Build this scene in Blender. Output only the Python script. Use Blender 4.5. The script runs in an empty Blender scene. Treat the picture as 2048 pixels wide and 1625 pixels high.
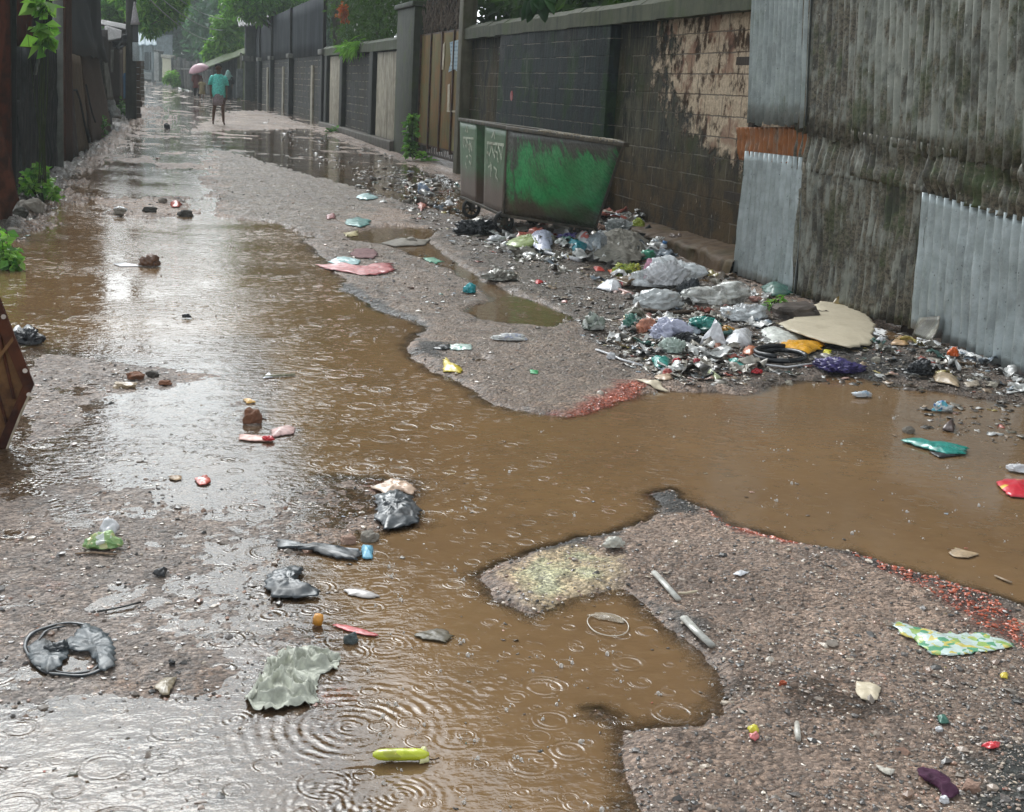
import bpy, bmesh, math, random
import numpy as np
from mathutils import Vector, noise as mn

random.seed(7)
rng = np.random.default_rng(7)
sc = bpy.context.scene
COL = sc.collection
rad = math.radians

# ------------------------------------------------------------------ camera
W, H_, F = 2048., 1625., 2559.
CX, CY, CAMH = 1024., 812.5, 1.5
_up = np.array([594, 10488, 2559.]); _up /= np.linalg.norm(_up)
_f = np.array([285 - CX, -(140 - CY), -F]); _f -= _up * (_f @ _up); _f /= np.linalg.norm(_f)
_x = np.cross(_f, _up)
R = np.array([_x, _f, _up])
cd = bpy.data.cameras.new('camera'); cam = bpy.data.objects.new('camera', cd); COL.objects.link(cam)
cd.sensor_width = 36.; cd.lens = 36. * F / W; cd.clip_start = .05; cd.clip_end = 3000
from mathutils import Matrix
_m = Matrix([list(R[0]), list(R[1]), list(R[2])]).to_4x4(); _m.translation = (0, 0, CAMH)
cam.matrix_world = _m
sc.camera = cam

# ------------------------------------------------------------------ light
SUN_EL, SUN_AZ = rad(43), rad(-6)
wd = bpy.data.worlds.new('World'); sc.world = wd; wd.use_nodes = True
nt = wd.node_tree; nt.nodes.clear()
sky = nt.nodes.new('ShaderNodeTexSky'); sky.sky_type = 'NISHITA'; sky.sun_disc = False
sky.sun_elevation = SUN_EL; sky.sun_rotation = SUN_AZ; sky.dust_density = 3.; sky.air_density = 1.; sky.ozone_density = 1.
hs = nt.nodes.new('ShaderNodeHueSaturation'); hs.inputs['Saturation'].default_value = .05; hs.inputs['Value'].default_value = 1.
tint = nt.nodes.new('ShaderNodeMix'); tint.data_type = 'RGBA'; tint.blend_type = 'MULTIPLY'; tint.inputs[0].default_value = 1.; tint.inputs[7].default_value = (.94, 1., 1.035, 1)
bg = nt.nodes.new('ShaderNodeBackground'); bg.inputs['Strength'].default_value = .15
wo = nt.nodes.new('ShaderNodeOutputWorld')
nt.links.new(sky.outputs[0], hs.inputs['Color']); nt.links.new(hs.outputs[0], tint.inputs[6]); nt.links.new(tint.outputs[2], bg.inputs['Color']); nt.links.new(bg.outputs[0], wo.inputs['Surface'])
sl = bpy.data.lights.new('sun', 'SUN'); sl.energy = .6; sl.angle = rad(25); sl.color = (1, .97, .92)
so = bpy.data.objects.new('sun', sl); COL.objects.link(so)
_sd = Vector((math.sin(-SUN_AZ) * math.cos(SUN_EL) * -1, math.cos(SUN_AZ) * math.cos(SUN_EL), math.sin(SUN_EL)))
so.rotation_euler = _sd.to_track_quat('Z', 'Y').to_euler(); so.location = (0, 0, 30)
sc.view_settings.view_transform = 'Standard'; sc.view_settings.look = 'None'
sc.view_settings.gamma = 1.; sc.view_settings.use_curve_mapping = False
sc.view_settings.exposure = 0.9
sc.render.engine = 'CYCLES'
sc.cycles.max_bounces = 8; sc.cycles.transparent_max_bounces = 12; sc.cycles.use_denoising = True
sc.cycles.volume_bounces = 0

# ------------------------------------------------------------------ geometry from the survey of the place
def prof(y):                                   # the lane climbs gently beyond the puddles
    return .0085 * np.maximum(0., np.asarray(y, float) - 14.)
def ray(px, py): return R @ np.array([px - CX, -(py - CY), -F])
O = np.array([0, 0, CAMH])
def G0(px, py, z=0.):
    d = ray(px, py); return O + d * ((z - CAMH) / d[2])
def G(px, py):
    p = G0(px, py)
    for _ in range(12): p = G0(px, py, min(float(prof(p[1])), 1.2))
    return p
def onX(px, py, X):
    d = ray(px, py); return O + d * (X / d[0])
def onY(px, py, Y):
    d = ray(px, py); return O + d * (Y / d[1])

def _hash(ix, iy, s):
    h = (ix.astype(np.int64) * 374761393 + iy.astype(np.int64) * 668265263 + s * 974711) & 0x7fffffff
    h = ((h ^ (h >> 13)) * 1274126177) & 0x7fffffff
    return ((h ^ (h >> 16)) & 0xffff) / 65535.
def vn(x, y, s=0):
    ix, iy = np.floor(x), np.floor(y); fx, fy = x - ix, y - iy
    fx = fx * fx * (3 - 2 * fx); fy = fy * fy * (3 - 2 * fy)
    a, b, c, d = _hash(ix, iy, s), _hash(ix + 1, iy, s), _hash(ix, iy + 1, s), _hash(ix + 1, iy + 1, s)
    return (a + (b - a) * fx) * (1 - fy) + (c + (d - c) * fx) * fy
def fbm(x, y, sc_, o=4, s=0):
    t, a, n = 0., 1., 0.
    for i in range(o):
        t = t + a * vn(x * sc_, y * sc_, s + i * 17); n += a; a *= .5; sc_ *= 2.07
    return t / n - .5
def sdf(poly, x, y):
    p = np.asarray(poly, float); d = np.full(x.shape, 1e9); ins = np.zeros(x.shape, bool)
    for i in range(len(p)):
        a, b = p[i], p[(i + 1) % len(p)]
        ex, ey = b - a; wx, wy = x - a[0], y - a[1]
        t = np.clip((wx * ex + wy * ey) / (ex * ex + ey * ey + 1e-12), 0, 1)
        d = np.minimum(d, (wx - ex * t) ** 2 + (wy - ey * t) ** 2)
        c = ((a[1] > y) != (b[1] > y)) & (x < ex * (y - a[1]) / (ey if ey else 1e-12) + a[0])
        ins ^= c
    d = np.sqrt(d); return np.where(ins, -d, d)
def gp(pts): return [tuple(G(*p)[:2]) for p in pts]
def sstep(a, b, t):
    t = np.clip((t - a) / (b - a), 0, 1); return t * t * (3 - 2 * t)

LAND = [  # outline, height, roughness of height, edge width, edge raggedness
    (gp([(385, 262), (460, 225), (525, 222), (900, 355), (1010, 480), (1300, 500), (1500, 592), (1800, 690), (2090, 770), (2090, 815), (1960, 800), (1800, 772), (1690, 752), (1560, 768), (1480, 790), (1330, 783), (1240, 805), (1130, 832), (1060, 826), (980, 806), (930, 770), (850, 738), (812, 700), (848, 655), (760, 622), (690, 575), (650, 525), (608, 468), (560, 447), (430, 436), (415, 380), (430, 300)]) + [(5.6, 6.), (5.9, 14), (5.9, 40)], .021, .026, .10, .12),
    (gp([(1345, 978), (1400, 1012), (1480, 1053), (1600, 1088), (1720, 1108), (1900, 1158), (2080, 1225), (2120, 1680), (1270, 1680), (1235, 1500), (1185, 1420), (1260, 1452), (1390, 1442), (1448, 1400), (1420, 1320), (1320, 1240), (1250, 1178), (1180, 1192), (1060, 1238), (985, 1202), (952, 1150), (1050, 1102), (1150, 1078), (1250, 1058), (1312, 1025), (1298, 988)]), .020, .026, .085, .09),
    (gp([(-80, 935), (130, 940), (280, 985), (360, 1000), (480, 985), (640, 962), (830, 958), (848, 1050), (700, 1092), (600, 1130), (560, 1160), (640, 1250), (690, 1290), (560, 1320), (490, 1400), (300, 1440), (100, 1420), (-80, 1440)]), .0, .012, .1, .2),
    (gp([(60, 700), (220, 715), (440, 752), (330, 775), (210, 795), (150, 850), (40, 900)]), .004, .012, .1, .15),
    (gp([(215, 400), (300, 393), (400, 398), (385, 428), (300, 438), (215, 430)]), .02, .03, .12, .25),
    (gp([(455, 800), (520, 790), (545, 850), (600, 860), (590, 885), (480, 885)]), .0, .02, .06, .1),
    ([(-4, 8.), (-1.25, 12.2), (-1.12, 16), (-1.0, 24), (-.55, 36), (-.3, 48), (-4, 60)], .09, .05, .3, .3),
]
POND = [
    (gp([(690, 468), (780, 452), (880, 458), (850, 482), (960, 558), (1080, 608), (1160, 642), (1100, 656), (960, 642), (925, 622), (985, 602), (900, 540), (780, 494), (700, 482)]), -.02, .06, .1),
    (gp([(610, 342), (700, 330), (780, 336), (740, 354), (650, 356)]), -.02, .2, .3),
    (gp([(470, 285), (560, 268), (640, 290), (560, 300)]), -.012, .5, .8),
    (gp([(930, 720), (960, 712), (990, 722), (960, 732)]), -.0, .03, .05),
]
MOUND = [(1330, 470, .24, .75, .5), (1250, 505, .12, .5, .5), (1210, 470, .10, .6, .4), (1120, 500, .06, .5, .4), (1350, 590, .06, .35, .35), (1560, 640, .07, .5, .3), (1380, 670, .05, .5, .3), (1900, 720, .05, .7, .3), (1000, 470, .03, .5, .3)]
MOUND = [(G(a, b), c, d, e) for a, b, c, d, e in MOUND]

def H(x, y):
    x = np.asarray(x, float); y = np.asarray(y, float)
    nz = fbm(x, y, 1.6, 5, 3); n2 = fbm(x, y, 9., 4, 11); n3 = fbm(x, y, 4., 3, 29); n5 = fbm(x, y, 38., 3, 63)
    h = -.030 + .012 * nz + .006 * n2
    far = sstep(15, 22, y)
    h = h * (1 - far) + far * (-.004 + .03 * nz + .02 * n3)
    lf = sstep(.66, .30, x - (y - 2) * .03 + .25 * nz + .1 * n3) * sstep(8.2, 6.6, y + .6 * nz)          # silted left-hand edge: only a film of water
    h = h * (1 - lf) + lf * (-.0045 + .012 * n3 + .008 * n2)
    for poly, hh, amp, ew, er in LAND:
        s = sdf(poly, x, y) + er * (1 + .22 * np.maximum(0, y - 8)) * (nz * 1.2 + n2 * 1.1 + n5 * .45)
        m = sstep(ew, -ew, s)
        h = h * (1 - m) + m * (hh + amp * (n3 * 1.1 + n2 * .7) + .012 * nz + .010 * n5)
    for poly, hh, ew, er in POND:
        s = sdf(poly, x, y) + er * (nz + n2 * .7)
        m = sstep(ew, -ew, s); h = h * (1 - m) + m * (hh + .006 * n2)
    for c, a, rx, ry in MOUND:
        h = h + a * np.exp(-((x - c[0]) / rx) ** 2 - ((y - c[1]) / ry) ** 2) * (1 + .8 * n3)
    return h + prof(y)
def H1(x, y): return float(H(np.array([x]), np.array([y]))[0])
def fl(x, y): return max(H1(x, y), float(prof(y))) + .002
def GH(px, py):
    p = G(px, py)
    for _ in range(8): p = G0(px, py, fl(p[0], p[1]))
    return p

# ------------------------------------------------------------------ node helper
class Mt:
    def __init__(s, name):
        s.m = bpy.data.materials.new(name); s.m.use_nodes = True; s.nt = s.m.node_tree; s.nt.nodes.clear(); s._pos = None
    def put(s, sock, v):
        if isinstance(v, bpy.types.NodeSocket): s.nt.links.new(v, sock)
        elif isinstance(v, bpy.types.Node): s.nt.links.new(v.outputs[0], sock)
        elif isinstance(v, (tuple, list)) and sock.type == 'RGBA' and len(v) == 3: sock.default_value = (*v, 1)
        else: sock.default_value = v
    def n(s, t, props=None, **k):
        d = s.nt.nodes.new('ShaderNode' + t)
        for a, v in (props or {}).items(): setattr(d, a, v)
        for a, v in k.items():
            s.put(d.inputs[int(a[1:])] if a[0] == 'i' and a[1:].isdigit() else d.inputs[a.replace('_', ' ')], v)
        return d
    def pos(s):
        if s._pos is None: s._pos = s.n('NewGeometry').outputs['Position']
        return s._pos
    def mp(s, scale, vec=None, loc=(0, 0, 0)):
        return s.n('Mapping', Vector=vec or s.pos(), Scale=scale, Location=loc).outputs[0]
    def noise(s, scale, detail=4., rough=.55, vec=None, dist=0.):
        return s.n('TexNoise', Vector=vec or s.pos(), Scale=scale, Detail=detail, Roughness=rough, Distortion=dist).outputs[0]
    def math(s, op, a, b=0., c=0., clamp=False):
        d = s.n('Math', {'operation': op, 'use_clamp': clamp}); s.put(d.inputs[0], a); s.put(d.inputs[1], b); s.put(d.inputs[2], c); return d.outputs[0]
    def mix(s, f, a, b, mode='MIX'):
        d = s.n('Mix', {'data_type': 'RGBA', 'blend_type': mode}); s.put(d.inputs[0], f); s.put(d.inputs[6], a); s.put(d.inputs[7], b); return d.outputs[2]
    def rng(s, v, a, b, c=0., d=1.):
        return s.n('MapRange', {'interpolation_type': 'SMOOTHSTEP'}, Value=v, From_Min=a, From_Max=b, To_Min=c, To_Max=d).outputs[0]
    def attr(s, n='Col'): return s.n('Attribute', {'attribute_name': n})
    def bump(s, h, st=.3, dist=.01, nrm=None):
        k = dict(Height=h, Strength=st, Distance=dist)
        if nrm is not None: k['Normal'] = nrm
        return s.n('Bump', **k).outputs[0]
    def bsdf(s, col, rough=.5, metal=0., spec=.5, nrm=None, coat=0., trans=0., alpha=1., **k):
        kk = dict(Base_Color=col, Roughness=rough, Metallic=metal, Specular_IOR_Level=spec, Coat_Weight=coat, Coat_Roughness=.1, Transmission_Weight=trans, Alpha=alpha, **k)
        if nrm is not None: kk['Normal'] = nrm
        return s.n('BsdfPrincipled', **kk)
    def out(s, sh, disp=None):
        o = s.n('OutputMaterial', Surface=sh); return s.m

_mc = {}
def plastic(col, rough=.3, var=.25, bump=.15, alpha=1., coat=.3, dirt=.35):
    key = ('p', col, rough, var, bump, alpha, coat, dirt)
    if key in _mc: return _mc[key]
    t = Mt('wet_plastic')
    n = t.noise(40, 5); n2 = t.noise(9, 4, .6)
    c = t.mix(t.rng(n, .3, .7), [x * (1 - var) for x in col], [min(1, x * (1 + var)) for x in col])
    c = t.mix(t.math('MULTIPLY', t.rng(n2, .5, .72), dirt), c, (.09, .065, .045))
    cr = t.n('TexNoise', {'noise_type': 'RIDGED_MULTIFRACTAL'}, Vector=t.pos(), Scale=26., Detail=4., Roughness=.5)
    nr = t.bump(cr.outputs[0], bump * .9, .006)
    _mc[key] = t.out(t.bsdf(c, t.rng(n2, .3, .7, rough * .6, rough * 1.4), nrm=nr, coat=coat, alpha=alpha)); return _mc[key]
def clear_plastic(col=(.80, .83, .85), a0=.5, a1=.95):
    key = ('c', col, a0, a1)
    if key in _mc: return _mc[key]
    t = Mt('clear_plastic_film')
    n = t.noise(22, 5, .65)
    fr = t.n('LayerWeight', Blend=.35).outputs['Facing']
    al = t.math('ADD', t.rng(t.noise(9, 5, .6), .36, .6, a0 * .45, a1), t.math('MULTIPLY', fr, .35), clamp=True)
    c = t.mix(t.rng(t.noise(12, 4), .4, .65), col, [x * .8 for x in col])
    cr = t.n('TexNoise', {'noise_type': 'RIDGED_MULTIFRACTAL'}, Vector=t.pos(), Scale=11., Detail=6., Roughness=.6)
    _mc[key] = t.out(t.bsdf(c, .18, nrm=t.bump(cr.outputs[0], .55, .012), alpha=al, coat=.5)); return _mc[key]
def cloth(col, rough=.8):
    key = ('cl', col, rough)
    if key in _mc: return _mc[key]
    t = Mt('wet_cloth'); n = t.noise(30, 6, .6)
    c = t.mix(t.rng(n, .3, .7), [x * .55 for x in col], col)
    _mc[key] = t.out(t.bsdf(c, rough, spec=.2, nrm=t.bump(t.noise(220, 3), .3, .003))); return _mc[key]
def rustmetal(col=(.16, .075, .035), dark=(.04, .022, .015), rough=.5, metal=.15):
    key = ('r', col, dark, rough, metal)
    if key in _mc: return _mc[key]
    t = Mt('rusty_metal'); n = t.noise(7, 7, .65); s = t.noise(6, 5, .6, t.mp((1.5, 1.5, .25)))
    c = t.mix(t.rng(n, .35, .68), dark, col); c = t.mix(t.rng(s, .52, .72, 0, .55), c, [min(1, x * 1.7) for x in col])
    _mc[key] = t.out(t.bsdf(c, t.rng(n, .3, .7, rough * .8, rough * 1.5), metal * .4, spec=.12, nrm=t.bump(n, .35, .01))); return _mc[key]
def concrete(col=(.16, .16, .14), moss=.4, dark=(.03, .03, .025), spec=.1):
    key = ('k', col, moss, dark)
    if key in _mc: return _mc[key]
    t = Mt('weathered_concrete'); n = t.noise(5, 7, .65); s = t.noise(5, 5, .6, t.mp((2., 2., .2)))
    c = t.mix(t.rng(n, .3, .7), [x * .6 for x in col], col)
    c = t.mix(t.rng(s, .48, .7, 0, .85), c, dark)
    c = t.mix(t.math('MULTIPLY', t.rng(t.noise(2.3, 6, .6), .5, .68), moss), c, (.045, .06, .018))
    _mc[key] = t.out(t.bsdf(c, .6, spec=spec, nrm=t.bump(t.noise(40, 5, .7), .5, .012))); return _mc[key]
def wood(col=(.13, .075, .045), rough=.6):
    key = ('w', col, rough)
    if key in _mc: return _mc[key]
    t = Mt('wet_wood'); n = t.noise(9, 6, .65, t.mp((6, 6, .6)))
    c = t.mix(t.rng(n, .3, .7), [x * .35 for x in col], col)
    _mc[key] = t.out(t.bsdf(c, rough + .1, spec=.1, nrm=t.bump(n, .4, .01))); return _mc[key]
def leafmat(name='leaf', rough=.4):
    key = ('l', name)
    if key in _mc: return _mc[key]
    t = Mt(name); a = t.attr().outputs['Color']
    n = t.noise(3, 3)
    c = t.mix(t.rng(n, .35, .65, 0, .35), a, (.03, .05, .015))
    p = t.bsdf(c, rough, spec=.4)
    tr = t.n('BsdfTranslucent', Color=t.mix(.3, a, (.2, .42, .04)))
    _mc[key] = t.out(t.n('MixShader', Fac=.42, i1=p.outputs[0], i2=tr.outputs[0])); return _mc[key]
def attrmat(name, rough=.4, coat=.2, spec=.5, nb=60):
    key = ('a', name)
    if key in _mc: return _mc[key]
    t = Mt(name); a = t.attr().outputs['Color']
    c = t.mix(t.rng(t.noise(nb, 4), .35, .7, 0, .45), a, (.05, .04, .03))
    _mc[key] = t.out(t.bsdf(c, rough, coat=coat, spec=spec, nrm=t.bump(t.noise(nb * 2, 3), .3, .004))); return _mc[key]

# ------------------------------------------------------------------ mesh helper
WL = {}
def tag(o, label=None, cat=None, group=None, kind=None):
    if label: o['label'] = label
    if cat: o['category'] = cat
    if group: o['group'] = group
    if kind: o['kind'] = kind
    return o
def thing(name, label, cat, loc, group=None):
    o = bpy.data.objects.new(name, None); COL.objects.link(o); o.empty_display_size = .2
    o.location = [float(v) for v in loc]; WL[o] = np.array(loc, float); return tag(o, label, cat, group)
def link(name, V, Fc, m, parent=None, smooth=True, col=None, vcol=None, solid=0.):
    V = np.asarray(V, float)
    if parent is not None: base = WL[parent]
    else: base = np.array([V[:, 0].mean(), V[:, 1].mean(), V[:, 2].min()])
    me = bpy.data.meshes.new(name); me.from_pydata((V - base).tolist(), [], [list(map(int, f)) for f in Fc])
    me.materials.append(m)
    if smooth: me.polygons.foreach_set('use_smooth', [True] * len(me.polygons))
    if col is not None:
        a = me.color_attributes.new('Col', 'FLOAT_COLOR', 'CORNER')
        cnt = [len(f) for f in Fc]; c = np.repeat(np.c_[np.asarray(col, float)[:, :3], np.ones(len(col))], cnt, 0)
        a.data.foreach_set('color', c.ravel())
    if vcol is not None:
        a = me.color_attributes.new('Col', 'FLOAT_COLOR', 'POINT')
        a.data.foreach_set('color', np.c_[vcol, np.ones(len(vcol))].ravel())
    me.update()
    o = bpy.data.objects.new(name, me); COL.objects.link(o)
    if parent is not None: o.parent = parent; WL[o] = base
    else: o.location = base.tolist(); WL[o] = base
    if solid: md = o.modifiers.new('thickness', 'SOLIDIFY'); md.thickness = solid; md.offset = 0
    return o

class MB:
    def __init__(s): s.v, s.f, s.c = [], [], []
    def add(s, v, f, c=(1, 1, 1)):
        b = len(s.v); s.v += [tuple(map(float, p)) for p in v]; s.f += [tuple(i + b for i in q) for q in f]; s.c += [c] * len(f); return s
    def box(s, c, d, ax=None, c_=(1, 1, 1), bev=.0):
        c = np.array(c, float); A = np.eye(3) if ax is None else np.array(ax, float)
        d = np.array(d, float) / 2
        if bev <= 0 or min(d) <= bev * 1.2:
            v = [c + A.T @ (d * np.array([i, j, k])) for i in (-1, 1) for j in (-1, 1) for k in (-1, 1)]
            f = [(0, 1, 3, 2), (4, 6, 7, 5), (0, 4, 5, 1), (2, 3, 7, 6), (0, 2, 6, 4), (1, 5, 7, 3)]
            return s.add(v, f, c_)
        bm = bmesh.new(); bmesh.ops.create_cube(bm, size=1)
        for q in bm.verts: q.co = Vector([q.co[i] * 2 * d[i] for i in range(3)])
        bmesh.ops.bevel(bm, geom=bm.edges[:], offset=bev, segments=2, affect='EDGES', profile=.6)
        bm.verts.index_update()
        s.add([c + A.T @ np.array(q.co) for q in bm.verts], [[q.index for q in p.verts] for p in bm.faces], c_); bm.free(); return s
    def tube(s, pts, r, n=8, c=(1, 1, 1), cap=True, flat=1.):
        P = [np.array(p, float) for p in pts]; rr = r if hasattr(r, '__len__') else [r] * len(P)
        v = []; up = np.array([.13, .07, 1.])
        for i, p in enumerate(P):
            t = P[min(i + 1, len(P) - 1)] - P[max(i - 1, 0)]; t = t / (np.linalg.norm(t) + 1e-9)
            a = np.cross(t, up)
            if np.linalg.norm(a) < .15: a = np.cross(t, [1, 0, 0])
            a /= np.linalg.norm(a); b = np.cross(t, a)
            for k in range(n):
                th = 2 * math.pi * k / n; v.append(p + rr[i] * (a * math.cos(th) + b * math.sin(th) * flat))
        f = []
        for i in range(len(P) - 1):
            for k in range(n): f.append((i * n + k, i * n + (k + 1) % n, (i + 1) * n + (k + 1) % n, (i + 1) * n + k))
        if cap: f.append(tuple(range(n))[::-1]); f.append(tuple((len(P) - 1) * n + k for k in range(n)))
        return s.add(v, f, c)
    def prism(s, pts, d, c=(1, 1, 1)):               # planar outline pushed along the vector d
        P = [np.array(p, float) for p in pts]; n = len(P); d = np.array(d, float)
        v = P + [p + d for p in P]
        f = [tuple(range(n)), tuple(range(n, 2 * n))[::-1]] + [(i, i + n, (i + 1) % n + n, (i + 1) % n) for i in range(n)]
        return s.add(v, f, c)
    def build(s, name, m, parent=None, smooth=False, solid=0., usecol=False):
        return link(name, s.v, s.f, m, parent, smooth, col=s.c if usecol else None, solid=solid)

def grid_sheet(tl, tr, br, bl, nu, nv, fn):
    """patch between four corners; fn(u,v)->(du, dv, dn)"""
    tl, tr, br, bl = [np.array(p, float) for p in (tl, tr, br, bl)]
    nrm = np.cross(tr - tl, bl - tl); nrm /= np.linalg.norm(nrm)
    V = []
    for j in range(nv + 1):
        for i in range(nu + 1):
            u, v = i / nu, j / nv
            a, b, c = fn(u, v)
            uu, vv = u + a, v + b
            p = (tl * (1 - uu) + tr * uu) * (1 - vv) + (bl * (1 - uu) + br * uu) * vv
            V.append(p + nrm * c)
    Fc = [(j * (nu + 1) + i, j * (nu + 1) + i + 1, (j + 1) * (nu + 1) + i + 1, (j + 1) * (nu + 1) + i) for j in range(nv) for i in range(nu)]
    return V, Fc
def nz3(x, y, z): return mn.noise(Vector((x, y, z)))

# ------------------------------------------------------------------ ground and water
def axis(a, b, s0, g):
    o = [a]
    while o[-1] < b: o.append(o[-1] + max(s0, (o[-1]) * g))
    return np.array(o)
ys = np.concatenate([axis(1.7, 16., .008, .0042), axis(16.1, 140., .05, .012)])
xs = np.concatenate([np.linspace(-6, -1.7, 40)[:-1], np.linspace(-1.7, 5.6, 470), np.linspace(5.6, 9, 16)[1:]])
GX, GY = np.meshgrid(xs, ys)
GZ = H(GX.ravel(), GY.ravel()).reshape(GX.shape)
_n = fbm(GX.ravel(), GY.ravel(), 3., 5, 41); _n2 = fbm(GX.ravel(), GY.ravel(), 14., 3, 57); _n0 = fbm(GX.ravel(), GY.ravel(), .8, 4, 91)
gc = np.tile(np.array([.41, .30, .235]), (GX.size, 1)) * (1 + .9 * _n[:, None] + .5 * _n2[:, None])
gc = gc * (1 + .5 * _n0[:, None])
_k = sstep(.06, .2, fbm(GX.ravel(), GY.ravel(), 1.1, 4, 133) + .25 * _n2)[:, None] * .75; gc = gc * (1 - _k) + np.array([.21, .12, .065]) * (1 + .6 * _n2[:, None]) * _k
def stain(pts, col, w=.08, er=.25, k=1., world=False):
    global gc
    p = pts if world else gp(pts)
    s = sdf(p, GX.ravel(), GY.ravel()) + er * (_n * 1.1 + _n2 * .9)
    m = (sstep(w, -w, s) * k)[:, None]
    gc = gc * (1 - m) + np.array(col) * (1 + .8 * _n2[:, None] + .5 * _n[:, None]) * m
RED = (.46, .10, .045)
stain([(1120, 838), (1180, 800), (1260, 765), (1300, 775), (1270, 812), (1230, 830), (1200, 880), (1150, 860)], RED, .06, .16)
stain([(1090, 830), (1120, 826), (1115, 845), (1090, 842)], (.4, .05, .04), .03, .05)
stain([(1220, 900), (1290, 960), (1330, 1010), (1270, 1000)], RED, .06, .14, .8)
stain([(1395, 1012), (1480, 1045), (1600, 1080), (1640, 1098), (1560, 1100), (1460, 1062)], RED, .04, .09)
stain([(1700, 1112), (1830, 1140), (1960, 1190), (2060, 1260), (2060, 1310), (1960, 1260), (1850, 1190), (1720, 1130)], (.2, .065, .04), .05, .14)
stain([(845, 1040), (900, 1060), (860, 1110), (830, 1080)], RED, .05, .1)
stain([(640, 1380), (690, 1360), (720, 1390), (650, 1405)], RED, .04, .07)
stain([(640, 1245), (720, 1250), (760, 1285), (680, 1270)], (.3, .06, .05), .03, .05)
stain([(730, 950), (830, 965), (830, 995), (740, 980)], (.32, .1, .06), .04, .1)
stain([(60, 1070), (130, 1050), (150, 1100), (80, 1110)], (.26, .12, .08), .05, .12)
stain([(80, 1165), (130, 1170), (110, 1195)], RED, .03, .06)
stain([(370, 970), (520, 985), (560, 1060), (420, 1090), (350, 1030)], (.33, .22, .15), .08, .25)
stain([(330, 1230), (520, 1200), (620, 1260), (480, 1290), (340, 1280)], (.33, .21, .125), .08, .2)
stain([(985, 1155), (1060, 1120), (1160, 1105), (1240, 1130), (1235, 1180), (1150, 1200), (1100, 1225), (1030, 1200)], (.85, .68, .43), .04, .12)
stain([(420, 440), (620, 470), (1000, 480), (1300, 640), (1300, 790), (1120, 830), (980, 810), (800, 680), (650, 540)], (.275, .215, .17), .1, .3, .8)
stain([(1120, 838), (1180, 800), (1260, 765), (1300, 775), (1270, 812), (1230, 830), (1200, 880), (1150, 860)], RED, .06, .16)
stain([(1480, 1370), (1640, 1360), (1780, 1440), (1740, 1480), (1600, 1440)], (.10, .055, .028), .06, .2)
stain([(1920, 1530), (2100, 1470), (2100, 1700), (1960, 1640)], (.05, .058, .055), .05, .12)
stain([(1290, 990), (1340, 975), (1420, 1015), (1390, 1040), (1320, 1030)], (.035, .033, .03), .03, .08)
stain([(1040, 1105), (1120, 1080), (1250, 1060), (1240, 1080), (1090, 1110)], (.04, .036, .032), .03, .08)
stain([(1250, 1190), (1340, 1235), (1420, 1300), (1390, 1260), (1300, 1200)], (.05, .045, .04), .03, .08)
stain([(1600, 1080), (1720, 1105), (1900, 1160), (2060, 1225), (2060, 1260), (1850, 1185)], (.05, .045, .04), .04, .12, .8)
stain([(820, 680), (900, 690), (880, 720), (830, 712)], (.04, .038, .036), .04, .1)
stain([(680, 560), (720, 590), (860, 655), (840, 670), (760, 630), (690, 590)], (.055, .05, .046), .03, .1)
stain([(900, 360), (1020, 470), (1300, 490), (1560, 610), (2060, 760), (2060, 830), (1700, 760), (1450, 790), (1300, 770), (1130, 640), (960, 540), (830, 450), (780, 380)], (.115, .09, .07), .1, .3, .8)
stain([(1550, 700), (1700, 690), (1900, 760), (1700, 770)], (.035, .03, .026), .06, .2)
stain([(0, 1300), (420, 1420), (600, 1480), (560, 1640), (-60, 1640), (-60, 1300)], (.40, .365, .345), .2, .3, .8)
stain([(-60, 700), (120, 690), (300, 730), (460, 770), (600, 880), (640, 980), (560, 1100), (560, 1250), (400, 1400), (-60, 1400)], (.36, .30, .265), .15, .35, .8)
stain([(420, 290), (560, 290), (800, 400), (640, 470), (450, 430)], (.31, .265, .22), .2, .6, .85)
stain([(-4, 8.), (-1.1, 12.2), (-1.0, 16), (-.85, 24), (-.4, 36), (-.2, 48), (-4, 60)], (.07, .062, .045), .1, .2, .9, True)
for poly, hh, amp, ew, er in LAND[:2]:                       # broken edge of the old asphalt: dark where the surface has snapped off
    s_ = sdf(poly, GX.ravel(), GY.ravel()) + er * (fbm(GX.ravel(), GY.ravel(), 1.6, 5, 3) * 1.2 + fbm(GX.ravel(), GY.ravel(), 9., 4, 11) * .9)
    m = .22 * (np.exp(-((s_ - .0) / (.02 + .06 * np.clip(_n + .3, 0, 1))) ** 2) * np.clip(.75 + 1.2 * _n, 0, 1) * (GY.ravel() < 12))[:, None]
    isred = (gc[:, :1] > 2.2 * gc[:, 1:2]); m = m * (~isred)
    gc = gc * (1 - m) + np.array([.035, .032, .03]) * m
gc = np.clip(gc, .012, .8)
nx_, ny_ = len(xs), len(ys)
idx = np.arange(nx_ * ny_).reshape(ny_, nx_)
quads = np.stack([idx[:-1, :-1], idx[:-1, 1:], idx[1:, 1:], idx[1:, :-1]], -1).reshape(-1, 4)
t = Mt('wet_gravel_ground')
a = t.attr().outputs['Color']
n1 = t.noise(75, 6, .7); n2 = t.noise(14, 5, .6); vo = t.n('TexVoronoi', Vector=t.pos(), Scale=85., Randomness=1.)
vo2 = t.n('TexVoronoi', Vector=t.pos(), Scale=38., Randomness=1.)
c = t.mix(t.rng(n1, .35, .68), t.mix(.5, a, (.03, .026, .022)), a)
vg = t.n('SeparateColor', Color=vo.outputs['Color']).outputs; vg2 = t.n('SeparateColor', Color=vo2.outputs['Color']).outputs
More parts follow.
